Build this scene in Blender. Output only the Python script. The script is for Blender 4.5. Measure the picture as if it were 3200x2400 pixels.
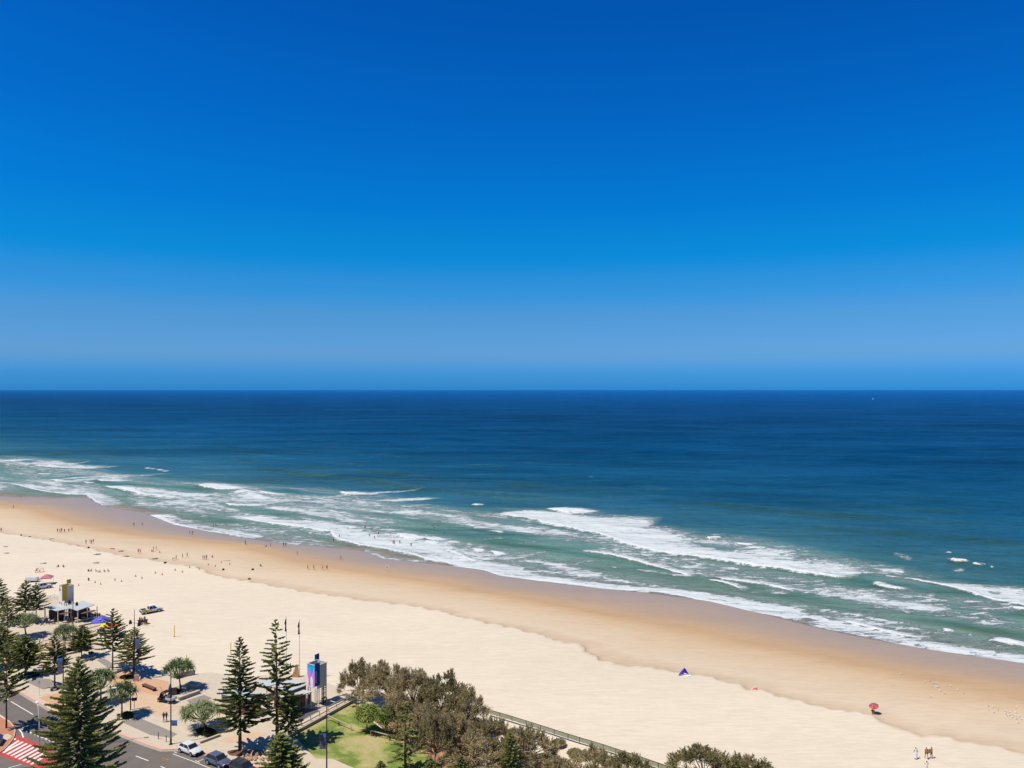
import bpy, bmesh, math, random
import numpy as np
from mathutils import Vector, Matrix
for _o in list(bpy.data.objects): bpy.data.objects.remove(_o)
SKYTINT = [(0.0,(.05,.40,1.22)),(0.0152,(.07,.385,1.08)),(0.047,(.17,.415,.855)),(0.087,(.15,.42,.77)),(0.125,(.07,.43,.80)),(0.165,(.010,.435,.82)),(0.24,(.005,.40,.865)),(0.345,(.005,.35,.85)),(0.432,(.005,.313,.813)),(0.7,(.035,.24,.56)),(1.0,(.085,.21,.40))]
SC = bpy.context.scene
COL = SC.collection
R = math.radians

# ------------------------------------------------------------------ camera
F, HZ, H = 2500.0, 1218.0, 55.0          # focal length / horizon row in survey pixels (3200 wide), eye height
cam = bpy.data.objects.new('camera', bpy.data.cameras.new('camera'))
COL.objects.link(cam); SC.camera = cam
cam.data.sensor_width = 36.0
cam.data.lens = 36.0*F/3200.0
cam.data.shift_y = (HZ-1200.0)/3200.0
cam.data.clip_start = 0.5; cam.data.clip_end = 600000.0
cam.location = (0, 0, H); cam.rotation_euler = (R(90), 0, 0)

# ------------------------------------------------------------------ sky and sun
SUN = Vector((-0.47, -0.25, 1.0)).normalized()          # towards the sun
ELEV = math.asin(SUN.z); AZ = math.atan2(SUN.x, SUN.y)
w = bpy.data.worlds.new('World'); SC.world = w; w.use_nodes = True
nt = w.node_tree; nt.nodes.clear()
def N(t, typ, **k):
    n = t.nodes.new(typ)
    for a, v in k.items():
        if a == 'ins':
            for i, x in v.items(): n.inputs[i].default_value = x
        else: setattr(n, a, v)
    return n
def ramp(t, fac, stops, interp='LINEAR'):
    r = N(t, 'ShaderNodeValToRGB'); cr = r.color_ramp; cr.interpolation = interp
    while len(cr.elements) > 1: cr.elements.remove(cr.elements[-1])
    for i, (p, c) in enumerate(stops):
        e = cr.elements[0] if i == 0 else cr.elements.new(p)
        e.position = p
        e.color = (c, c, c, 1) if isinstance(c, (int, float)) else tuple(c)[:3]+(1,)
    if fac is not None: t.links.new(fac, r.inputs[0])
    return r
sky = N(nt, 'ShaderNodeTexSky', sky_type='NISHITA', sun_disc=False)
sky.sun_elevation = ELEV; sky.sun_rotation = AZ
sky.altitude = 50; sky.air_density = 1.0; sky.dust_density = 0.6; sky.ozone_density = 3.0
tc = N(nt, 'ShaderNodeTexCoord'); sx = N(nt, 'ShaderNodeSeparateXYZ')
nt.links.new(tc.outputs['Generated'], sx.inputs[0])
tint = ramp(nt, sx.outputs['Z'], SKYTINT, 'EASE')        # tint by elevation, same all round; overhead end shaped to soften blue shadows
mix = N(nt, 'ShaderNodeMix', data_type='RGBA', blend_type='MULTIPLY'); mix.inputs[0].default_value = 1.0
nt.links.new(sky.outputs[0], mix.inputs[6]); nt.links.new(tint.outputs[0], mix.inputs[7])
bg = N(nt, 'ShaderNodeBackground'); bg.inputs[1].default_value = 0.15
wo = N(nt, 'ShaderNodeOutputWorld')
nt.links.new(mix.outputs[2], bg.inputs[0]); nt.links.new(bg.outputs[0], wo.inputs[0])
sl = bpy.data.lights.new('sun', 'SUN'); sl.energy = 4.9; sl.angle = R(0.53); sl.color = (1.0, 0.945, 0.86)
so = bpy.data.objects.new('sun', sl); COL.objects.link(so)
so.rotation_euler = (-SUN).to_track_quat('-Z', 'Y').to_euler(); so.location = (0, 0, 90)
SC.view_settings.view_transform = 'Standard'; SC.view_settings.look = 'None'
SC.view_settings.exposure = 0.0; SC.view_settings.gamma = 1.0; SC.view_settings.use_curve_mapping = False
SC.render.engine = 'CYCLES'
SC.cycles.max_bounces = 5; SC.cycles.diffuse_bounces = 3; SC.cycles.glossy_bounces = 2
SC.cycles.transmission_bounces = 3; SC.cycles.transparent_max_bounces = 8
SC.cycles.use_denoising = True
SC.cycles.filter_width = 1.5

# ------------------------------------------------------------------ survey helpers
def W(px, py, z=0.0):
    Y = F*(H-z)/(py-HZ)
    return Vector(((px-1600.0)/F*Y, Y, z))
def ZP(x0, y0, s, pts):
    return [(x0+a*s, y0+b*s)+tuple(q*s for q in r) for (a, b, *r) in pts]
CA = (-0.783, 0.622); CV = (0.622, 0.783)                 # along the coast (north), towards the sea
def to_uv(x, y): return x*CA[0]+y*CA[1], x*CV[0]+y*CV[1]
def to_xy(u, v): return u*CA[0]+v*CV[0], u*CA[1]+v*CV[1]
def line_uv(pts, z):
    a = []
    for p in pts:
        q = W(p[0], p[1], z); a.append(to_uv(q.x, q.y))
    a.sort()
    a = np.array(a)
    return a[:, 0], a[:, 1]
SEA = -4.0
WATERLINE = [(0,1550),(80,1554),(159,1557),(230,1556),(268,1556),(300,1572),(330,1584),(392,1592),(440,1600),(459,1606),(542,1639),(615,1653),(700,1671),(800,1686),
  (873,1697),(1000,1708),(1134,1722),(1200,1746),(1333,1760),(1400,1767),(1508,1781),(1563,1799),(1725,1821),(1870,1838),(2000,1850),(2217,1879),(2362,1914),(2400,1922),
  (2545,1960),(2725,1998),(2906,2030),(3200,2073),(3500,2120)]
WETLINE = [(0,1574),(127,1587),(289,1637),(470,1670),(615,1684),(803,1703),(966,1748),(1170,1781),(1292,1801),(1400,1812),(1519,1840),(1700,1872),(2000,1926),
  (2200,1962),(2400,2003),(2581,2036),(2762,2075),(2942,2106),(3200,2150),(3500,2200)]
SCARP = [(0,1666),(145,1688),(289,1717),(398,1742),(470,1749),(524,1762),(615,1773),(687,1804),(800,1822),(954,1852),(1149,1878),(1292,1895),(1400,1918),(1500,1943),(1620,1968),(1734,2000),
  (1820,2020),(1852,2049),(1893,2071),(1974,2083),(2109,2098),(2251,2126),(2353,2157),(2400,2164),(2527,2204),(2689,2229),(2762,2258),(2852,2294),(2979,2309),(3200,2359),(3500,2420)]
LW = line_uv(WATERLINE, SEA); LT = line_uv(WETLINE, -2.9); LS = line_uv(SCARP, -1.6)
def vw(u): return np.interp(u, *LW)
def vt(u): return np.minimum(np.interp(u, *LT), vw(u)-3.0)
def vs(u): return np.minimum(np.interp(u, *LS)+.55*np.sin(u*.83+2*np.sin(u*.21))+.35*np.sin(u*2.1+1.3*np.sin(u*.47)), vt(u)-6.0)
def sand_profile(u):
    a, b, c = vs(u), vt(u), vw(u)
    return [(a-400, -0.55), (a-70, -0.55), (a-1.0, -1.25), (a+0.3, -1.6), (b, -2.9), (c, SEA-0.01), (c+60, SEA-2.5)]
def zsand(x, y):
    u, v = to_uv(x, y)
    p = sand_profile(u)
    return float(np.interp(v, [float(q[0]) for q in p], [q[1] for q in p]))
def S(px, py):                                             # survey pixel -> point on the sand (or on the water)
    z = -1.5
    for _ in range(8):
        p = W(px, py, z); z = max(zsand(p.x, p.y), SEA)
    return W(px, py, z)

# ------------------------------------------------------------------ mesh / object helpers
def link(o, parent=None):
    COL.objects.link(o)
    if parent is not None: o.parent = parent
    return o
def tag(o, label=None, cat=None, group=None, kind=None):
    if label: o['label'] = label
    if cat: o['category'] = cat
    if group: o['group'] = group
    if kind: o['kind'] = kind
    return o
def thing(name, loc, rz, label, cat, group=None):
    o = bpy.data.objects.new(name, None); COL.objects.link(o)
    o.empty_display_size = 0.2
    o.location = loc; o.rotation_euler = (0, 0, rz)
    return tag(o, label, cat, group)
class MB:
    def __init__(s): s.v = []; s.f = []; s.m = []; s.cm = 0
    def add(s, vs_, fs):
        n = len(s.v); s.v += [tuple(p) for p in vs_]
        for f in fs: s.f.append(tuple(i+n for i in f)); s.m.append(s.cm)
        return s
    def box(s, c, d, rz=0.0, top=1.0):
        cx, cy, cz = c; a, b, h = d[0]/2, d[1]/2, d[2]/2; co, si = math.cos(rz), math.sin(rz)
        P = []
        for z, k in ((-h, 1.0), (h, top)):
            for x, y in ((-a, -b), (a, -b), (a, b), (-a, b)):
                x *= k; y *= k
                P.append((cx+x*co-y*si, cy+x*si+y*co, cz+z))
        return s.add(P, [(0,3,2,1),(4,5,6,7),(0,1,5,4),(1,2,6,5),(2,3,7,6),(3,0,4,7)])
    def prism(s, poly, z0, z1):
        n = len(poly)
        ar = sum(poly[i][0]*poly[(i+1)%n][1]-poly[(i+1)%n][0]*poly[i][1] for i in range(n))
        if ar < 0: poly = poly[::-1]
        P = [(p[0], p[1], z0) for p in poly]+[(p[0], p[1], (z1 if not callable(z1) else z1(p))) for p in poly]
        return s.add(P, [tuple(range(n-1, -1, -1)), tuple(range(n, 2*n))]+[(i, (i+1) % n, n+(i+1) % n, n+i) for i in range(n)])
    def sheet(s, poly, z):
        n = len(poly)
        ar = sum(poly[i][0]*poly[(i+1)%n][1]-poly[(i+1)%n][0]*poly[i][1] for i in range(n))
        if ar < 0: poly = poly[::-1]
        return s.add([(p[0], p[1], z) for p in poly], [tuple(range(n))])
    def tube(s, path, rad, n=8, cap=True):
        path = [Vector(p) for p in path]
        if isinstance(rad, (int, float)): rad = [rad]*len(path)
        P = []
        for i, p in enumerate(path):
            d = (path[min(i+1, len(path)-1)]-path[max(i-1, 0)]).normalized()
            a = d.cross(Vector((0, 0, 1)))
            a = a.normalized() if a.length > 1e-3 else Vector((1, 0, 0))
            b = d.cross(a)
            for k in range(n):
                t = 2*math.pi*k/n
                P.append(p+(a*math.cos(t)+b*math.sin(t))*rad[i])
        fs = [(i*n+k, i*n+(k+1) % n, (i+1)*n+(k+1) % n, (i+1)*n+k) for i in range(len(path)-1) for k in range(n)]
        if cap: fs += [tuple(range(n-1, -1, -1)), tuple(range((len(path)-1)*n, len(path)*n))]
        return s.add(P, fs)
    def disc(s, c, r, axis='y', h=0.1, n=14):
        P = []
        for sg in (-1, 1):
            for k in range(n):
                t = 2*math.pi*k/n; a, b = r*math.cos(t), r*math.sin(t)
                q = {'y': (a, sg*h/2, b), 'z': (a, b, sg*h/2), 'x': (sg*h/2, a, b)}[axis]
                P.append((c[0]+q[0], c[1]+q[1], c[2]+q[2]))
        return s.add(P, [tuple(range(n-1, -1, -1)), tuple(range(n, 2*n))]+[(k, (k+1) % n, n+(k+1) % n, n+k) for k in range(n)])
    def mesh(s, name, mats, smooth=False):
        me = bpy.data.meshes.new(name); me.from_pydata(s.v, [], s.f)
        if not isinstance(mats, (list, tuple)): mats = [mats]
        for m in mats: me.materials.append(m)
        if len(mats) > 1: me.polygons.foreach_set('material_index', s.m)
        if smooth: me.polygons.foreach_set('use_smooth', [True]*len(me.polygons))
        bm = bmesh.new(); bm.from_mesh(me); bmesh.ops.recalc_face_normals(bm, faces=bm.faces); bm.to_mesh(me); bm.free()
        return me
    def build(s, name, mats, parent=None, smooth=False, bevel=0.0):
        me = s.mesh(name, mats, smooth)
        if bevel:
            bm = bmesh.new(); bm.from_mesh(me)
            bmesh.ops.bevel(bm, geom=[e for e in bm.edges if len(e.link_faces) == 2 and e.calc_face_angle(0) > 0.6], offset=bevel, segments=2, affect='EDGES', clamp_overlap=True)
            bm.to_mesh(me); bm.free()
        return link(bpy.data.objects.new(name, me), parent)
def grid_mesh(name, X, Y, Z, attrs, mat, smooth=True):
    nr, nc = X.shape
    me = bpy.data.meshes.new(name)
    co = np.stack([X, Y, Z], -1).reshape(-1, 3).astype(np.float32)
    i = np.arange(nr*nc).reshape(nr, nc)
    q = np.stack([i[:-1, :-1], i[:-1, 1:], i[1:, 1:], i[1:, :-1]], -1).reshape(-1, 4)
    me.vertices.add(len(co)); me.vertices.foreach_set('co', co.ravel())
    me.loops.add(q.size); me.loops.foreach_set('vertex_index', q.ravel().astype(np.int32))
    me.polygons.add(len(q)); me.polygons.foreach_set('loop_start', np.arange(0, q.size, 4, dtype=np.int32))
    me.update(calc_edges=True)
    if smooth: me.polygons.foreach_set('use_smooth', np.ones(len(q), bool))
    for k, a in attrs.items():
        at = me.attributes.new(k, 'FLOAT', 'POINT'); at.data.foreach_set('value', a.ravel().astype(np.float32))
    me.materials.append(mat)
    return link(bpy.data.objects.new(name, me))
_rng = np.random.RandomState(5); _G = _rng.rand(256, 256)
def vnoise(x, y):
    xi = np.floor(x).astype(int); yi = np.floor(y).astype(int); fx = x-xi; fy = y-yi
    fx = fx*fx*(3-2*fx); fy = fy*fy*(3-2*fy)
    g = lambda a, b: _G[a & 255, b & 255]
    return (g(xi, yi)*(1-fx)+g(xi+1, yi)*fx)*(1-fy)+(g(xi, yi+1)*(1-fx)+g(xi+1, yi+1)*fx)*fy
def fbm(x, y, o=4):
    s = 0; a = 0.5
    for k in range(o): s = s+a*vnoise(x*2**k+17*k, y*2**k+31*k); a *= 0.5
    return s
def sstep(a, b, x):
    t = np.clip((x-a)/(b-a), 0, 1); return t*t*(3-2*t)

# ------------------------------------------------------------------ materials
def srgb(r, g, b):
    f = lambda c: (c/255/12.92) if c/255 <= 0.04045 else ((c/255+0.055)/1.055)**2.4
    return (f(r), f(g), f(b))
def sc(c, k): return tuple(x*k for x in c)
MATS = {}
def mat(name, col, rough=0.7, metal=0.0, var=0.12, scale=3.0, bump=0.0, spec=0.4, trans=0.0, obj_var=0.0, emit=None, wob=None):
    """plain painted / stone / leaf surface: base colour broken up by noise, optional fine relief"""
    if name in MATS: return MATS[name]
    m = bpy.data.materials.new(name); m.use_nodes = True; t = m.node_tree
    b = t.nodes['Principled BSDF']; L = t.links.new
    b.inputs['Roughness'].default_value = rough; b.inputs['Metallic'].default_value = metal
    b.inputs['Specular IOR Level'].default_value = spec
    geo = N(t, 'ShaderNodeNewGeometry')
    nz = N(t, 'ShaderNodeTexNoise', ins={'Scale': scale, 'Detail': 5.0, 'Roughness': 0.6})
    L(geo.outputs['Position'], nz.inputs['Vector'])
    lo = sc(col, 1-var); hi = tuple(min(1, x*(1+var)) for x in col)
    r = ramp(t, nz.outputs['Fac'], [(0.3, lo), (0.7, hi)])
    out = r.outputs[0]
    if obj_var:
        oi = N(t, 'ShaderNodeObjectInfo')
        hs = N(t, 'ShaderNodeHueSaturation'); mr = N(t, 'ShaderNodeMapRange', ins={3: 1-obj_var, 4: 1+obj_var})
        L(oi.outputs['Random'], mr.inputs[0]); L(mr.outputs[0], hs.inputs['Value']); L(out, hs.inputs['Color']); out = hs.outputs[0]
    L(out, b.inputs['Base Color'])
    if bump:
        bn = N(t, 'ShaderNodeBump', ins={'Strength': 0.5, 'Distance': bump}); L(nz.outputs['Fac'], bn.inputs['Height']); L(bn.outputs[0], b.inputs['Normal'])
    if trans: b.inputs['Transmission Weight'].default_value = trans
    MATS[name] = m
    return m

# ================================================================== THE SETTING: sand, sea
def m_sand():
    m = bpy.data.materials.new('beach_sand'); m.use_nodes = True; t = m.node_tree; L = t.links.new
    b = t.nodes['Principled BSDF']
    at = N(t, 'ShaderNodeAttribute', attribute_name='zone')
    geo = N(t, 'ShaderNodeNewGeometry')
    mp = N(t, 'ShaderNodeMapping', ins={'Rotation': (0, 0, -math.atan2(CA[1], CA[0])), 'Scale': (0.18, 1.0, 1.0)})
    L(geo.outputs['Position'], mp.inputs[0])
    n1 = N(t, 'ShaderNodeTexNoise', ins={'Scale': 0.10, 'Detail': 6.0, 'Roughness': 0.6, 'Distortion': 0.6}); L(mp.outputs[0], n1.inputs['Vector'])
    n2 = N(t, 'ShaderNodeTexNoise', ins={'Scale': 1.6, 'Detail': 6.0, 'Roughness': 0.65}); L(mp.outputs[0], n2.inputs['Vector'])
    n3 = N(t, 'ShaderNodeTexNoise', ins={'Scale': 0.7, 'Detail': 4.0, 'Roughness': 0.6}); L(geo.outputs['Position'], n3.inputs['Vector'])
    n3b = N(t, 'ShaderNodeTexNoise', ins={'Scale': .05, 'Detail': 8.0, 'Roughness': 0.65, 'Distortion': .8}); L(mp.outputs[0], n3b.inputs['Vector'])
    # zone broken up by noise
    ad = N(t, 'ShaderNodeMath', operation='MULTIPLY_ADD', ins={1: 0.34, 2: -0.17}); L(n1.outputs['Fac'], ad.inputs[0])
    z2 = N(t, 'ShaderNodeMath', operation='ADD'); L(at.outputs['Fac'], z2.inputs[0]); L(ad.outputs[0], z2.inputs[1])
    dv = N(t, 'ShaderNodeMath', operation='DIVIDE', ins={1: 4.0}); L(z2.outputs[0], dv.inputs[0])
    dry = (.675, .575, .43)
    r = ramp(t, dv.outputs[0], [(0.0, dry), (0.225, (.665, .565, .415)), (0.243, (.60, .475, .33)), (0.262, (.555, .42, .275)), (0.30, (.62, .49, .34)), (0.37, (.59, .45, .295)),
        (0.42, (.555, .40, .24)), (0.47, (.47, .305, .165)), (0.505, (.47, .315, .18)), (0.56, (.435, .30, .175)), (0.75, (.385, .268, .165)), (0.80, (.35, .245, .155))])
    # wheel ruts and blown streaks: slightly greyer / lighter sand
    st = ramp(t, n2.outputs['Fac'], [(0.35, 0.925), (0.62, 1.035)])
    mu = N(t, 'ShaderNodeMix', data_type='RGBA', blend_type='MULTIPLY'); mu.inputs[0].default_value = 1.0
    L(r.outputs[0], mu.inputs[6]); L(st.outputs[0], mu.inputs[7])
    st2 = ramp(t, n3b.outputs['Fac'], [(0.35, 0.955), (0.65, 1.03)])
    mu2 = N(t, 'ShaderNodeMix', data_type='RGBA', blend_type='MULTIPLY'); mu2.inputs[0].default_value = 1.0
    L(mu.outputs[2], mu2.inputs[6]); L(st2.outputs[0], mu2.inputs[7])
    L(mu2.outputs[2], b.inputs['Base Color'])
    ro = ramp(t, dv.outputs[0], [(0.0, 0.95), (0.44, 0.9), (0.52, 0.5), (0.62, 0.34), (0.75, 0.26)])
    L(ro.outputs[0], b.inputs['Roughness'])
    sp = ramp(t, dv.outputs[0], [(0.0, 0.1), (0.44, 0.1), (0.53, 0.16), (0.60, .27)]); L(sp.outputs[0], b.inputs['Specular IOR Level'])
    bs = ramp(t, dv.outputs[0], [(0.0, 1.0), (0.24, 1.0), (0.30, 0.35), (0.5, 0.0)])
    bn = N(t, 'ShaderNodeBump', ins={'Distance': 0.10}); 
    ml = N(t, 'ShaderNodeMath', operation='MULTIPLY', ins={1: 0.55}); L(bs.outputs[0], ml.inputs[0]); L(ml.outputs[0], bn.inputs['Strength'])
    sm = N(t, 'ShaderNodeMath', operation='ADD'); L(n2.outputs['Fac'], sm.inputs[0]); L(n3.outputs['Fac'], sm.inputs[1])
    L(sm.outputs[0], bn.inputs['Height']); L(bn.outputs[0], b.inputs['Normal'])
    return m
def build_sand():
    u = np.concatenate([np.linspace(-400, -90, 40)[:-1], np.linspace(-90, 700, 1100)[:-1], np.linspace(700, 3000, 120)])
    a, b, c = vs(u), vt(u), vw(u)
    rows, zz, zone = [], [], []
    def band(v0, v1, z0, z1, q0, q1, n, last=False):
        for k in range(n+(1 if last else 0)):
            f = k/n
            rows.append(v0+(v1-v0)*f); zz.append(np.full_like(u, z0+(z1-z0)*f)); zone.append(np.full_like(u, q0+(q1-q0)*f))
    band(a-700, a-70, -.55, -.55, 0, 0.0, 6)
    band(a-70, a-3.0, -.55, -1.23, 0, 0.80, 24)
    band(a-3.0, a-0.5, -1.23, -1.27, 0.80, 0.96, 4)
    band(a-0.5, a+0.3, -1.27, -1.6, 0.96, 1.02, 3)
    band(a+0.3, b, -1.6, -2.9, 1.02, 2.0, 22)
    band(b, c, -2.9, SEA-.01, 2.0, 3.0, 16)
    band(c, c+60, SEA-.01, SEA-2.5, 3.0, 3.2, 8, True)
    V = np.array(rows); U = np.tile(u, (len(rows), 1)); Z = np.array(zz); Q = np.array(zone)
    X, Y = to_xy(U, V)
    c_ = W(1905, 2048, -1.7); uc, vc = to_uv(c_.x, c_.y)
    hol = np.exp(-((U-uc)/7.0)**2-((V-vc)/4.0)**2)*(Q > 1.0)*(Q < 2.0)
    Q = Q+(1.06-Q)*np.clip(hol*1.3, 0, 1)*.9
    Z = Z+(fbm(U*.12, V*.25)-.47)*.30*np.clip(1.05-Q, 0, 1)+(fbm(U*.03+9, V*.1)-.47)*.15*np.clip(2-Q, 0, 1)
    o = grid_mesh('beach_sand', X, Y, Z, {'zone': Q}, m_sand())
    tag(o, kind='structure')
build_sand()

# ---------------- the sea: one sheet from the swash edge to the horizon, waves and breakers are real relief
def B1(p): return ZP(0, 1400, .3617, p)
def B2(p): return ZP(700, 1480, .3617, p)
def B3(p): return ZP(1400, 1550, .3617, p)
def B4(p): return ZP(2000, 1600, .3617, p)
def B5(p): return ZP(2500, 1650, .3165, p)
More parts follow.
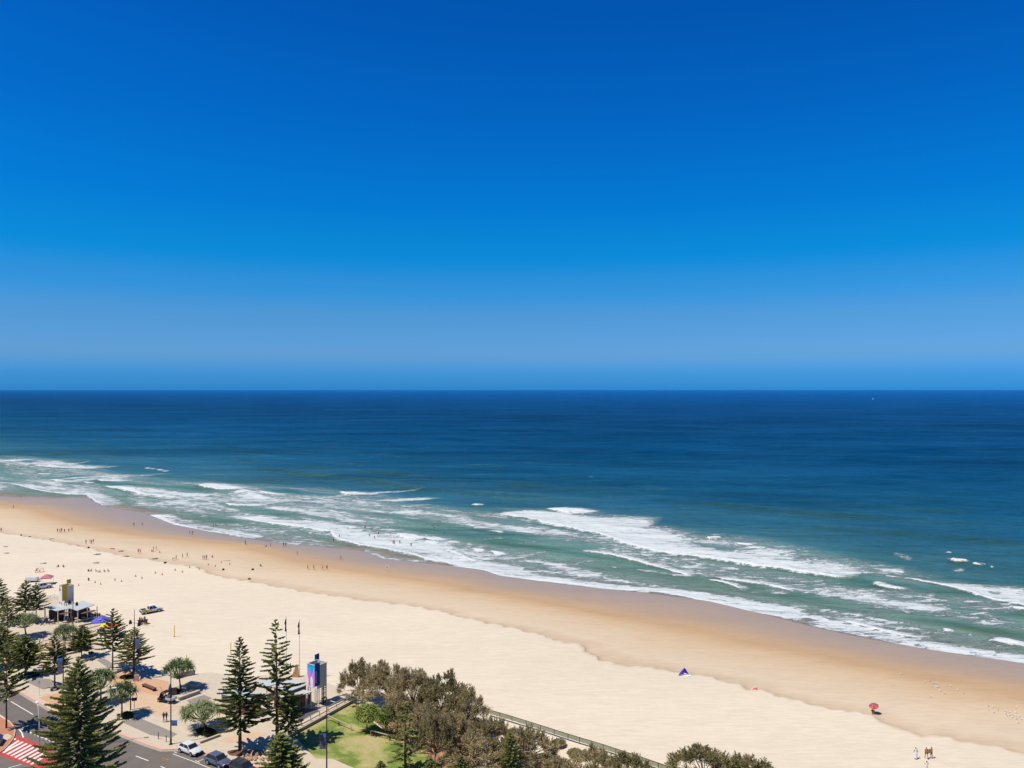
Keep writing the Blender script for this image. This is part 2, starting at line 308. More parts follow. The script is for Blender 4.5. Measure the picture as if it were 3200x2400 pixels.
# (x, y of the shoreward edge, thickness of solid white water, thickness of lacy foam behind); density; crest height
RIB = [
 (B1([(-60,110,0,40),(0,112,6,40),(180,112,10,35),(220,110,0,30)]), .7, .3),
 (B1([(170,132,3,30),(220,150,25,60),(290,162,30,70),(390,150,5,60),(560,140,3,50),(740,185,2,60)]), .6, .5),
 (B1([(-60,310,0,230),(200,320,0,240),(500,310,0,210),(700,270,0,110),(820,255,0,50)]), .52, 0),
 (B1([(315,222,3,10),(350,232,20,30),(405,230,4,20)]), .6, .6),
 (B1([(440,272,3,10),(480,298,20,40),(530,302,3,30)]), .6, .6),
 (B1([(710,294,3,5),(750,308,16,20),(800,306,2,10)]), .6, .5),
 (B1([(825,275,4,20),(880,290,28,40),(960,290,20,50),(1030,292,3,30)]), .6, .7),
 (B1([(-60,300,2,20),(90,310,5,40),(280,355,8,40),(370,375,8,40),(560,400,10,45),(740,405,10,45),(800,450,6,60),(900,510,3,60)]), .6, .25),
 (B1([(890,330,3,8),(960,350,25,60),(1060,362,22,70),(1200,400,14,80),(1400,425,10,90),(1600,442,4,110)]), .6, .7),
 (B1([(1690,325,6,20),(1760,345,32,60),(1900,365,30,60),(2060,372,14,50),(2130,370,3,30)]), .6, .9),
 (B1([(1245,176,4,4),(1280,180,6,6)]), .9, .5), (B1([(1292,182,4,4),(1320,186,7,7)]), .9, .4), (B1([(1345,190,5,5),(1390,196,7,7)]), .9, .5), (B1([(1398,202,10,10),(1422,204,8,8)]), .9, .5),
 (B1([(1365,495,4,10),(1400,498,22,40),(1500,490,18,40),(1620,470,4,50)]), .6, .6),
 (B1([(1930,475,4,20),(1990,500,25,50),(2212,505,22,40),(2300,500,5,30)]), .6, .6),
 (B1([(1265,575,3,5),(1290,590,30,60),(1400,640,25,70),(1500,670,18,70),(1700,705,10,60),(2000,750,6,60),(2212,790,5,50)]), .55, .4),
 (B1([(1728,595,6,6),(1748,596,22,22),(1772,594,4,4)]), .9, .5),
 (B1([(950,330,0,10),(1200,420,0,90),(1500,450,0,130),(1800,470,0,150),(2212,490,0,120)]), .5, 0),
 (B1([(1300,590,0,60),(1500,680,0,100),(1900,740,0,150),(2212,790,0,160)]), .36, 0),
 (B1([(0,110,0,20),(120,250,0,150),(300,270,0,170)]), .3, 0),
 (B2([(150,375,3,8),(180,392,45,60),(280,415,40,60),(450,445,30,90),(700,475,22,100),(850,497,18,100),(915,503,14,100),(950,550,12,110),(1000,575,12,130),(1190,625,10,150),(1210,622,8,150),(1400,655,10,160),(1600,700,12,170),(1760,750,14,140),(1900,770,10,100),(2212,830,10,80)]), .76, .55),
 (B2([(0,525,2,80),(300,560,2,110),(480,600,2,120),(700,650,2,110),(900,665,2,60),(1000,690,3,20)]), .3, 0),
 (B2([(1180,640,2,5),(1270,725,4,40),(1500,765,4,50),(1750,780,4,30)]), .42, 0),
 (B2([(500,600,3,4),(700,585,3,4),(905,572,3,4)]), .6, 0),
 (B2([(268,165,4,10),(350,188,16,40),(450,194,14,45),(530,190,3,50)]), .6, .6),
 (B2([(648,222,3,10),(690,228,18,30),(760,226,12,20),(830,215,16,20),(870,205,4,10)]), .6, .6),
 (B2([(988,165,6,15),(1020,182,28,45),(1120,197,32,50),(1230,195,24,40),(1270,185,6,20)]), .6, 1.0),
 (B2([(1250,245,2,30),(1400,245,10,60),(1500,248,16,70),(1600,240,6,60),(1740,235,3,40)]), .62, .4),
 (B2([(1180,300,0,20),(1400,300,0,60),(1700,290,0,40)]), .4, 0),
 (B2([(2128,278,14,14),(2160,292,28,28),(2200,284,12,12)]), .9, .9),
 (B2([(1465,520,8,20),(1520,550,35,50),(1620,572,35,50),(1720,575,12,40)]), .6, .7),
 (B2([(1700,552,4,10),(1800,585,25,40),(1910,588,10,20)]), .6, .6), (B2([(1722,580,6,6),(1780,612,28,28),(1840,618,6,10)]), .7, .5),
 (B2([(1848,655,4,10),(1900,668,22,60),(2000,700,14,70),(2100,750,10,70),(2212,785,10,70)]), .6, .5),
 (B2([(2088,634,6,6),(2100,640,14,14),(2114,636,5,5)]), .9, .6), (B2([(2135,665,10,10),(2170,678,20,20),(2230,682,14,14)]), .8, .6),
 (B2([(0,280,0,170),(300,280,0,180),(700,230,0,120),(1300,200,0,80),(1650,150,0,20)]), .47, 0),
 (B2([(1500,470,0,60),(1800,430,0,100),(2212,440,0,140)]), .26, 0),
 (B2([(1900,430,2,10),(2000,432,4,14),(2150,428,3,12)]), .5, .2),
 (B3([(400,155,4,30),(430,168,22,55),(520,175,14,70),(640,192,8,90),(770,210,6,110),(800,232,22,120),(1000,270,16,150),(1150,310,10,190),(1280,330,8,200),(1400,370,12,150),(1500,410,18,190),(1700,470,25,170),(2000,515,30,110),(2212,535,25,90)]), .86, .8),
 (B4([(0,335,28,150),(300,372,26,90),(600,408,24,90),(800,442,26,180),(1000,472,24,190),(1200,492,20,120),(1500,542,18,160),(1700,574,20,130),(1890,576,16,90)]), .84, .9),
 (B3([(840,110,4,15),(900,130,30,40),(1000,148,40,55),(1100,160,38,50),(1200,165,30,40),(1216,165,10,10)]), .7, 1.2),
 (B3([(1120,465,3,10),(1200,482,8,20),(1400,512,8,25),(1550,545,10,30),(1700,590,10,30),(1900,645,10,40),(2050,690,16,45),(2150,700,18,45),(2200,692,4,20)]), .6, .5),
 (B3([(1600,635,2,6),(1780,665,4,12),(1950,690,4,14),(2160,706,3,10)]), .6, .2),
 (B3([(1200,470,0,60),(1500,520,0,110),(1800,600,0,130),(2100,680,0,140),(2212,690,0,150)]), .44, 0),
 (B3([(320,310,2,6),(400,315,6,20),(470,325,5,12),(560,308,2,6)]), .6, .3),
 (B3([(0,240,2,8),(100,240,5,14),(230,232,2,8)]), .5, .2), (B3([(180,290,2,6),(280,275,4,10)]), .5, .2),
 (B3([(560,520,0,20),(650,535,3,100),(730,520,2,60)]), .5, .1), (B3([(230,380,1,10),(500,365,2,10),(620,345,1,8)]), .38, .1), (B3([(560,415,1,8),(700,405,2,8),(850,380,1,6)]), .4, .1),
 (B3([(198,455,6,6),(250,480,22,25),(302,482,14,14)]), .8, .6), (B3([(344,478,10,10),(400,505,24,24),(500,518,5,8)]), .8, .6), (B3([(148,440,6,6),(162,444,14,14),(176,440,5,5)]), .9, .5),
 (B3([(760,560,0,30),(1000,560,0,60),(1150,600,0,20)]), .3, 0), (B3([(900,660,1,8),(1050,660,4,12),(1120,665,1,6)]), .5, .1), (B3([(1390,610,3,8),(1440,625,5,14),(1500,620,2,8)]), .5, .2),(B3([(1230,740,2,6),(1300,735,4,10),(1380,710,2,6)]), .45, .1),
 (B3([(0,605,10,90),(200,630,14,110),(350,660,18,120),(450,695,22,120),(600,715,22,90),(900,745,25,60),(1200,785,25,60),(1300,800,22,55),(1500,815,25,50),(1750,830,22,50)]), .8, .3),
 (B4([(-100,680,16,50),(0,690,14,55),(150,692,16,50),(350,725,18,70),(600,775,20,80),(800,830,14,110),(1000,870,12,100),(1200,905,14,110),(1400,955,14,120)]), .85, .3),
 (B5([(0,935,10,110),(200,985,10,110),(500,1045,8,110),(800,1105,8,100),(1000,1160,8,110),(1300,1215,8,110),(1600,1260,8,110),(1900,1300,8,110),(2212,1345,8,110),(2600,1410,8,110)]), .78, .15),
 (B5([(-30,875,16,30),(0,880,18,40),(200,915,14,60)]), .6, .3), (B5([(360,910,12,25),(600,970,22,30),(900,1050,20,40),(1150,1095,16,50),(1330,1100,4,40)]), .65, .4),
 (B5([(1395,1000,4,4),(1440,1030,30,30),(1530,1025,6,6)]), .9, .5), (B5([(1655,1052,4,4),(1680,1056,8,8),(1705,1054,4,4)]), .9, .3), (B5([(1836,1120,56,56),(1900,1130,50,50),(2050,1145,38,42),(2212,1185,40,40),(2500,1230,40,40)]), .8, .8),
 (B4([(562,235,20,20),(600,250,40,40),(660,252,30,30),(685,240,8,8)]), .9, 1.1),
 (B4([(790,280,3,8),(850,290,12,25),(980,300,14,35),(1045,275,6,10)]), .7, .7), (B4([(780,330,0,30),(950,400,0,110),(1080,390,0,80)]), .55, 0),
 (B4([(585,560,3,8),(750,590,12,30),(900,612,14,45),(1100,638,14,60),(1250,675,14,60),(1340,692,10,60),(1400,690,3,50)]), .55, .5),
 (B4([(570,585,5,10),(700,610,10,20),(800,640,8,30),(920,692,4,40)]), .5, .35),
 (B4([(0,430,0,80),(400,540,0,140),(900,600,0,120),(1300,680,0,140),(1700,740,0,120),(2212,740,0,60)]), .42, 0),
 (B4([(900,700,0,20),(1100,700,0,60),(1300,710,0,20)]), .4, 0), (B4([(1480,715,2,30),(1650,740,3,60),(1800,730,2,30)]), .5, .15),
 (B5([(560,450,4,20),(650,465,8,60),(750,470,4,90),(900,470,2,90),(1020,480,0,40)]), .58, .3),
 (B5([(697,545,25,30),(780,580,28,40),(900,610,24,40),(1070,622,12,30)]), .7, .8),
 (B5([(780,470,3,8),(930,505,3,14),(1100,525,5,20),(1300,560,8,35),(1500,600,10,60),(1700,650,10,100),(1900,710,10,150),(2212,770,10,190),(2600,840,10,190)]), .72, .5),
 (B5([(2040,770,4,6),(2120,800,18,20),(2212,812,20,24),(2500,850,20,24)]), .7, .5),
 (B5([(1452,322,3,3),(1540,345,14,14),(1680,350,7,7)]), .9, .9), (B5([(1695,362,3,3),(1720,368,5,5),(1760,375,4,4),(1840,375,3,3)]), .9, .6), (B5([(1870,395,4,4),(1900,400,6,6)]), .9, .5), (B5([(1435,243,2,2),(1470,246,6,6),(1505,243,2,2)]), .9, .4),
 (B5([(700,640,0,60),(1000,700,0,110),(1400,800,0,160),(1900,830,0,140),(2212,840,0,60)]), .36, 0),
 (B5([(700,790,2,14),(800,800,4,20),(880,795,2,10)]), .5, .1),(B5([(1100,780,2,14),(1300,800,5,30),(1480,820,2,14)]), .55, .15),(B5([(1640,870,2,20),(1760,860,4,30),(1850,880,5,40),(1950,925,2,20)]), .55, .15),
 (B5([(910,270,2,20),(1000,300,1,30),(1090,325,1,20)]), .38, .3), (B5([(1500,430,1,30),(1560,435,2,40),(1620,430,1,20)]), .36, 0),
 (B3([(1250,290,0,60),(1500,290,0,80),(1610,250,0,20)]), .45, 0), (B3([(1650,430,0,60),(1900,400,0,120),(2010,330,0,20)]), .45, 0),
]
OUTER = [(-200,1415),(0,1425),(260,1440),(400,1480),(650,1500),(800,1510),(1100,1525),(1300,1560),(1500,1585),(1850,1590),(2000,1625),(2200,1660),(2400,1680),(2700,1740),(2900,1790),(3200,1860),(3500,1930)]
WHITECAPS = [(1850,1490),(2735,1425)]
def m_water():
    m = bpy.data.materials.new('sea_water'); m.use_nodes = True; t = m.node_tree; L = t.links.new
    b = t.nodes['Principled BSDF']; out = t.nodes['Material Output']
    off = N(t, 'ShaderNodeAttribute', attribute_name='offshore'); fo = N(t, 'ShaderNodeAttribute', attribute_name='foam'); so_ = N(t, 'ShaderNodeAttribute', attribute_name='solid')
    gr = N(t, 'ShaderNodeAttribute', attribute_name='face')
    geo = N(t, 'ShaderNodeNewGeometry')
    def mapped(sx_, sy_):
        mp = N(t, 'ShaderNodeMapping', ins={'Rotation': (0, 0, -math.atan2(CA[1], CA[0])), 'Scale': (sx_, sy_, 1.0)}); L(geo.outputs['Position'], mp.inputs[0]); return mp.outputs[0]
    def noise(vec, s, d=6.0, r_=0.6, dist=0.0):
        n = N(t, 'ShaderNodeTexNoise', ins={'Scale': s, 'Detail': d, 'Roughness': r_, 'Distortion': dist}); L(vec, n.inputs['Vector']); return n.outputs['Fac']
    def math_(op, a, b_=None, c=None):
        n = N(t, 'ShaderNodeMath', operation=op)
        for i, q in enumerate((a, b_, c)):
            if q is None: continue
            if isinstance(q, (int, float)): n.inputs[i].default_value = q
            else: L(q, n.inputs[i])
        return n.outputs[0]
    # body colour of the water by distance from the shore, with drifting patches; haze painted into the far end
    patch = noise(mapped(.25, 1.0), .03, 5.0, .6, .5)
    o2 = math_('ADD', off.outputs['Fac'], math_('MULTIPLY_ADD', patch, .10, -.05))
    body = ramp(t, o2, WATER)
    # wind and current patches, plus light and dark of chop painted in, every scale
    wp = noise(mapped(.36, 1.0), .008, 11.0, .80, .2)
    wv = ramp(t, wp, [(.36, .66), (.50, 1.0), (.64, 1.34)])
    bm_ = N(t, 'ShaderNodeMix', data_type='RGBA', blend_type='MULTIPLY'); bm_.inputs[0].default_value = 1; L(body.outputs[0], bm_.inputs[6]); L(wv.outputs[0], bm_.inputs[7])
    # dark green painted on swell faces, where less sky is mirrored
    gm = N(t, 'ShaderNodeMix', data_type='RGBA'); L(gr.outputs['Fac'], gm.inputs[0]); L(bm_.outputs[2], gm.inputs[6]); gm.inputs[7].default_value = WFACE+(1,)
    # aerated, milky water under the foam
    mk = N(t, 'ShaderNodeMix', data_type='RGBA'); mka = N(t, 'ShaderNodeAttribute', attribute_name='milk'); L(math_('MULTIPLY', mka.outputs['Fac'], .92), mk.inputs[0]); L(gm.outputs[2], mk.inputs[6]); mk.inputs[7].default_value = (.29, .425, .37, 1)
    gm = mk
    # foam
    lace = noise(mapped(.38, 1.0), .34, 9.0, .68, 1.4)
    fine = noise(mapped(.8, 1.0), 1.7, 6.0, .7, .6)
    ln = math_('ADD', math_('MULTIPLY', lace, .72), math_('MULTIPLY', fine, .28))
    thr = math_('MULTIPLY_ADD', fo.outputs['Fac'], -.29, .582)
    mr = N(t, 'ShaderNodeMapRange', interpolation_type='SMOOTHSTEP'); L(ln, mr.inputs[0]); L(math_('SUBTRACT', thr, .05), mr.inputs[1]); L(math_('ADD', thr, .08), mr.inputs[2])
    gate = N(t, 'ShaderNodeMapRange', ins={1: 0.02, 2: 0.16}); L(fo.outputs['Fac'], gate.inputs[0])
    lacy = math_('MULTIPLY', mr.outputs[0], gate.outputs[0])
    sn = math_('ADD', so_.outputs['Fac'], math_('MULTIPLY_ADD', ln, 1.1, -.55))
    ms = N(t, 'ShaderNodeMapRange', interpolation_type='SMOOTHSTEP', ins={1: .28, 2: .62}); L(sn, ms.inputs[0])
    foam = math_('MAXIMUM', math_('MULTIPLY', lacy, .88), ms.outputs[0])
    cm = N(t, 'ShaderNodeMix', data_type='RGBA'); L(foam, cm.inputs[0]); L(gm.outputs[2], cm.inputs[6]); cm.inputs[7].default_value = (.64, .66, .64, 1)
    # chop: ripples near, wind waves mid, swell far
    w1 = noise(mapped(.35, 1.0), .55, 5.0, .6, .4); w2 = noise(mapped(.30, 1.0), .11, 5.0, .55, .4); w3 = noise(mapped(.22, 1.0), .022, 4.0, .5, .3)
    h = math_('ADD', math_('MULTIPLY', w1, .5), math_('ADD', math_('MULTIPLY', w2, 2.6), math_('MULTIPLY', w3, 7.0)))
    h = math_('ADD', h, math_('MULTIPLY', foam, .25))
    bn = N(t, 'ShaderNodeBump', ins={'Strength': 1.0, 'Distance': WBUMP}); L(h, bn.inputs['Height'])
    t.nodes.remove(b)
    df = N(t, 'ShaderNodeBsdfDiffuse'); L(cm.outputs[2], df.inputs['Color']); L(bn.outputs[0], df.inputs['Normal'])
    gl = N(t, 'ShaderNodeBsdfGlossy', ins={'Roughness': .18, 'Color': (.72, .95, 1, 1)}); L(bn.outputs[0], gl.inputs['Normal'])
    lw = N(t, 'ShaderNodeLayerWeight', ins={'Blend': .5}); L(bn.outputs[0], lw.inputs['Normal'])
    fr = math_('MULTIPLY_ADD', math_('POWER', lw.outputs['Facing'], 4.0), WSPEC, .015)
    fr = math_('MULTIPLY', fr, wv.outputs[0])
    fr = math_('MULTIPLY', fr, math_('MULTIPLY_ADD', foam, -.95, 1.0))
    mx = N(t, 'ShaderNodeMixShader'); L(fr, mx.inputs[0]); L(df.outputs[0], mx.inputs[1]); L(gl.outputs[0], mx.inputs[2]); L(mx.outputs[0], out.inputs['Surface'])
    return m
def build_sea():
    def geo_steps(a, step, g, end):
        r = [a]
        while r[-1] < end: step *= g; r.append(r[-1]+step)
        return np.array(r)
    right = geo_steps(0, 2.0, 1.16, 400000.)[1:]
    left = geo_steps(0, 2.0, 1.12, 400000.)[1:]
    u = np.concatenate([(-70-right)[::-1], np.arange(-70, 160, .62), np.arange(160, 860, 1.25), 860+left])
    s = np.concatenate([np.arange(0, 70, .55), np.arange(70, 190, .85), 190+geo_steps(0, .9, 1.026, 400000.)])
    U, Sx = np.meshgrid(u, s)
    base = vw(u); mean = np.full_like(u, base.mean()); ker = np.ones(161)/161
    sm = np.convolve(np.pad(base, 80, mode='edge'), ker, 'valid')
    k = np.clip(s/220., 0, 1)[:, None]
    V = Sx+base[None, :]*(1-k)+sm[None, :]*k
    X, Y = to_xy(U, V)
    foam = np.zeros_like(U); solid = np.zeros_like(U); Z = np.full_like(U, 0.0); face = np.zeros_like(U)
    wob = (fbm(U*.35, V*.35)-.47)*2.2+(fbm(U*.09+3, V*.09+8)-.47)*4.0
    near = Sx < 900
    for pts, dens, hgt in RIB:
        us, vf, ws, wl = [], [], [], []
        for (px, py, ts, tl) in pts:
            p = W(px, py, SEA); q = W(px, py-max(ts, .01), SEA); r2 = W(px, py-max(tl, ts, .02), SEA)
            uu, vv = to_uv(p.x, p.y); us.append(uu); vf.append(vv)
            # seaward widths measured across the coast
            c = CV[1]+CV[0]*(px-1600)/F
            ws.append((q.y-p.y)*max(c, .35)); wl.append((r2.y-p.y)*max(c, .35))
        o = np.argsort(us); us = np.array(us)[o]; vf = np.array(vf)[o]; ws = np.array(ws)[o]; wl = np.array(wl)[o]
        c0, c1 = np.searchsorted(u, [us[0]-2, us[-1]+2])
        if c1-c0 < 2: continue
        uc = U[:, c0:c1]
        f = np.interp(uc, us, vf); w_ = np.interp(uc, us, ws); l_ = np.maximum(np.interp(uc, us, wl), w_*1.15)
        tp = min(.22*(us[-1]-us[0])+.5, 9.0); edge = np.clip((uc-us[0])/tp, 0, 1)**.7*np.clip((us[-1]-uc)/tp, 0, 1)**.7
        wb = wob[:, c0:c1]*np.clip(l_/12., .06, 1.0)
        d = V[:, c0:c1]-f+wb*.45
        fr = sstep(-.25, .35, d)
        sw = np.maximum(w_, .01)
        so2 = fr*(1-sstep(sw*.75, sw*1.25+.4, d))*edge*np.clip(w_/1.0, 0, 1)
        lc = sstep(-.6-.08*l_, .4+.06*l_, d)*(1-sstep(l_*.6, l_*1.15+.6, d))*dens*np.clip(edge*1.6, 0, 1)
        solid[:, c0:c1] = np.maximum(solid[:, c0:c1], so2); foam[:, c0:c1] = np.maximum(foam[:, c0:c1], lc)
        if hgt > 0:
            hh = hgt*edge*sstep(-.5, .9, d)*np.exp(-np.clip(d-.9, 0, None)/np.maximum(sw*.9, 1.2))
            Z[:, c0:c1] = np.maximum(Z[:, c0:c1], hh)
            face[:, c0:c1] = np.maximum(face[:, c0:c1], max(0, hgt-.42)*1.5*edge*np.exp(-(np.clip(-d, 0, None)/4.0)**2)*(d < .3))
    # churned band of the surf zone: streaky residual foam and milky water
    ou, ov = line_uv(OUTER, SEA); vo = np.interp(U, ou, ov)
    band = sstep(-4, 26, vo-V)*sstep(3, 14, Sx)
    st_ = fbm(U*.018+2, V*.075+7, 4)
    milk = band*np.clip(.30+1.6*(st_-.40), 0, 1)
    foam *= np.clip(.90+1.0*(fbm(U*.05+11, V*.16+3, 3)-.40), .75, 1.15)
    foam = np.maximum(foam, band*np.clip(.08+2.4*(st_-.42), 0, .56)*np.clip(.72+1.5*(fbm(U*.05+11, V*.16+3, 3)-.40), .5, 1.15))
    # unbroken swell, lines nearly parallel to the coast
    ph = (fbm(U*.006+4, V*.004+1)-.47)*9+(fbm(U*.0016, V*.0016)-.47)*14
    amp = sstep(25, 90, Sx)*(1-sstep(900, 2200, Sx))
    env = sstep(.40, .62, fbm(U*.011+5, V*.02+3, 3))
    t1 = np.cos(2*math.pi*(V+.06*U)/41.+ph); swell = np.power(np.clip(.5+.5*t1, 0, 1), 2.2)
    t2 = np.cos(2*math.pi*(V-.09*U)/23.+1.7*ph+1); sw2 = np.power(np.clip(.5+.5*t2, 0, 1), 1.6)
    Z += amp*(swell*(.25+1.25*env)+sw2*.25)
    Z += .10*sstep(2, 20, Sx)*(1-sstep(400, 900, Sx))*(fbm(U*.30, V*.55)-.47)*3
    # swell faces seaward of the surf also get the painted dark green
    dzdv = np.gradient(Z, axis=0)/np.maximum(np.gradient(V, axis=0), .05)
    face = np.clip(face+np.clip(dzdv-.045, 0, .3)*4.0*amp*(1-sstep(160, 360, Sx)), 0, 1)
    for (px, py) in WHITECAPS:
        p = W(px, py, SEA); uu, vv = to_uv(p.x, p.y); k_ = p.y/400
        solid = np.maximum(solid, .55*np.exp(-((U-uu)/(2.5*k_))**2-((V-vv)/(1.4*k_))**2))
    Z *= sstep(0, 7, Sx)
    Z += SEA+.012+.03*sstep(0, 3, Sx)
    offs = np.log10(Sx+1)/5.0
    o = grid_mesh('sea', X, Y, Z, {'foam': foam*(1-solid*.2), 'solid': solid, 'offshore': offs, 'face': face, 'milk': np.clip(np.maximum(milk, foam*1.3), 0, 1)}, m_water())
    tag(o, kind='structure')
WATER = [(0.0,(.33,.235,.165)),(.13,(.29,.225,.155)),(.22,(.14,.165,.105)),(.28,(.072,.142,.085)),(.36,(.062,.158,.128)),(.42,(.028,.108,.142)),(.475,(.006,.070,.130)),(.54,(.001,.047,.118)),(.62,(.0002,.034,.100)),(.69,(.0002,.044,.145)),(.80,(.0002,.07,.24)),(1.0,(.0004,.10,.32))]  # last stops brighten towards the horizon as painted haze
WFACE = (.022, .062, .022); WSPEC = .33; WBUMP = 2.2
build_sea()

# ================================================================== promenade, road, lawn
K = .14467
def A1(p): return ZP(0, 1800, K, p)
def A2(p): return ZP(300, 1860, K, p)
def A3(p): return ZP(0, 2000, K, p)
def A4(p): return ZP(300, 2060, K, p)
def A5(p): return ZP(780, 2040, K, p)
def A6(p): return ZP(540, 2160, K, p)
def A7(p): return ZP(0, 2160, K, p)
def A8(p): return ZP(860, 2160, K, p)
def Z1(p): return ZP(0, 1750, .27125, p)
def Z2(p): return ZP(0, 1950, .27125, p)
def Z3(p): return ZP(480, 1900, .30136, p)
def Z4(p): return ZP(900, 1950, .36166, p)
def Z5(p): return ZP(1600, 2000, .40687, p)
def Z6(p): return ZP(2400, 1900, .36166, p)
def Wp(pts, z=0.0): return [W(p[0], p[1], z) for p in pts]

M_CONC = mat('pale_concrete', srgb(196, 180, 156), .85, var=.07, scale=.9)
M_CONC2 = mat('grey_concrete', srgb(164, 152, 136), .85, var=.10, scale=1.3)
M_KERB = mat('pink_kerb', srgb(208, 172, 148), .85, var=.07, scale=1.5)
M_TAN = mat('tan_paving', srgb(196, 154, 116), .85, var=.07, scale=1.1)
M_TAN2 = mat('light_tan_paving', srgb(200, 170, 138), .85, var=.06, scale=1.1)
M_GREY = mat('grey_paving', srgb(142, 131, 120), .85, var=.07, scale=.9)
M_SLATE = mat('slate_paving', srgb(88, 86, 90), .7, var=.10, scale=1.5)
M_ASPH = mat('asphalt', srgb(110, 101, 92), .9, var=.13, scale=.45, bump=.01)
M_WHITE = mat('road_paint', srgb(226, 220, 208), .75, var=.08, scale=4.0)
M_RED = mat('red_road_paint', srgb(182, 68, 60), .8, var=.10, scale=2.0)
M_BRICK = mat('brick_paving', srgb(178, 122, 92), .85, var=.12, scale=1.6)

def lawn_mat():
    m = bpy.data.materials.new('lawn_grass'); m.use_nodes = True; t = m.node_tree; L = t.links.new; b = t.nodes['Principled BSDF']
    geo = N(t, 'ShaderNodeNewGeometry')
    n1 = N(t, 'ShaderNodeTexNoise', ins={'Scale': .16, 'Detail': 6., 'Roughness': .62, 'Distortion': .5}); L(geo.outputs['Position'], n1.inputs['Vector'])
    n2 = N(t, 'ShaderNodeTexNoise', ins={'Scale': 6., 'Detail': 4.}); L(geo.outputs['Position'], n2.inputs['Vector'])
    r = ramp(t, n1.outputs['Fac'], [(.34, (.105, .18, .032)), (.46, (.18, .23, .05)), (.55, (.36, .33, .12)), (.66, (.45, .36, .18))])
    v = ramp(t, n2.outputs['Fac'], [(.3, .8), (.7, 1.15)])
    mu = N(t, 'ShaderNodeMix', data_type='RGBA', blend_type='MULTIPLY'); mu.inputs[0].default_value = 1; L(r.outputs[0], mu.inputs[6]); L(v.outputs[0], mu.inputs[7])
    L(mu.outputs[2], b.inputs['Base Color']); b.inputs['Roughness'].default_value = .9; b.inputs['Specular IOR Level'].default_value = .1
    bn = N(t, 'ShaderNodeBump', ins={'Strength': .7, 'Distance': .06}); L(n2.outputs['Fac'], bn.inputs['Height']); L(bn.outputs[0], b.inputs['Normal'])
    return m

KERB = [(-700,1745),(-260,1975),(-60,2090),(69,2165),(156,2216),(250,2248),(333,2275),(377,2294),(461,2327),(507,2342),(558,2341),(640,2352),(727,2381),(815,2399),(1000,2465),(1150,2530)]
SEAWALL = [(1112,2180),(1040,2140),(985,2118),(930,2108),(880,2102),(800,2112),(740,2118),(700,2108),(660,2100),(620,2104),(560,2122),(505,2100),(430,2075),(395,2060),(345,2045),(320,2020),(312,1985),(322,1950),(322,1926),(300,1912),(190,1862),(140,1860),(60,1866),(-60,1862),(-300,1815),(-700,1730)]
INNER = [(1230,2500),(1106,2400),(1040,2372),(985,2370),(930,2310),(903,2299)]
o = MB().prism(Wp(KERB+INNER+SEAWALL), -1.2, 0).build('promenade', M_CONC); tag(o, kind='structure'); PROM = o
rd = MB().sheet(Wp(KERB+[(1150,3300),(-1800,3300),(-1800,2200)], -.13), -.13).build('road', M_ASPH); tag(rd, kind='structure')
# kerb band, a real step above the road
def strip(pts, w0, w1, z0, z1, name, m, parent=None):
    P = Wp(pts); L_, Rr = [], []
    for i, p in enumerate(P):
        d = (P[min(i+1, len(P)-1)]-P[max(i-1, 0)]).normalized(); n = Vector((-d.y, d.x, 0))
        L_.append(p+n*w0); Rr.append(p+n*w1)
    return MB().prism([(q.x, q.y) for q in L_]+[(q.x, q.y) for q in Rr[::-1]], z0, z1).build(name, m, parent)
o = strip(KERB, -.02, .62, -.4, .012, 'kerb', M_KERB); tag(o, kind='structure')
o = strip(KERB, -.45, -.021, -.4, -.118, 'gutter', M_CONC2); tag(o, kind='structure')
isl = A7([(-400,330),(0,540),(150,620),(220,670),(300,760),(330,850),(310,960),(260,1060),(190,1150),(90,1250),(0,1310),(-400,1470)])
o = MB().prism(Wp(isl), -.5, 0).build('corner_pavement', M_BRICK); tag(o, kind='structure')
P = Wp(isl[1:-1]); q = MB().tube([p+Vector((0, 0, -.02)) for p in P], .10, 6); q.build('kerb_edge', M_KERB, o)
MB().sheet(Wp(A7([(60,1000),(90,940),(170,915),(250,960),(230,1010),(160,1050),(90,1055)])), .006).build('concrete_cover', M_CONC, o)
def paint(zoom, pts, m=M_WHITE, z=-.125, name='road_marking', parent=rd): return MB().sheet(Wp(zoom(pts), z), z).build(name, m, parent)
red = paint(A7, [(330,960),(470,985),(930,1180),(1080,1262),(1400,1420),(900,1700),(420,1540),(0,1390),(-150,1330),(0,1300),(190,1150)], M_RED, -.1255, 'red_crossing_surface')
bars = [((90,1268),(410,1062)),((60,1325),(495,1090)),((150,1360),(582,1124)),((232,1395),(668,1158)),((315,1430),(755,1192)),((400,1465),(840,1228)),((488,1502),(925,1265)),((572,1537),(1010,1300)),((660,1575),(1095,1335)),((285,1045),(340,1018))]
for (a, b) in bars:
    paint(A7, [(a[0]-14, a[1]-6), (a[0]+26, a[1]+12), (b[0]+20, b[1]+12), (b[0]-18, b[1]-6)], M_WHITE, -.1215, 'crossing_bar')
for (x, y) in [(495,825),(580,860),(660,893),(745,930),(830,965),(912,997),(995,1030),(1078,1065),(1160,1100),(510,788),(750,887),(830,922)]:
    paint(A7, [(x-38, y-8), (x+6, y-20), (x+40, y+8), (x-6, y+20)], M_WHITE, -.1215, 'give_way_square')
def line_mark(zoom, pts, wpx, name='road_line'):
    P = Wp(zoom(pts), -.1215); L_, R_ = [], []
    for i, p in enumerate(P):
        d = (P[min(i+1, len(P)-1)]-P[max(i-1, 0)]).normalized(); n = Vector((-d.y, d.x, 0)); L_.append(p+n*wpx/2); R_.append(p-n*wpx/2)
    MB().sheet([(q.x, q.y) for q in L_]+[(q.x, q.y) for q in R_[::-1]], -.1215).build(name, M_WHITE, rd)
line_mark(A7, [(-300,-80),(180,185)], .16); line_mark(A7, [(235,220),(715,505)], .16)
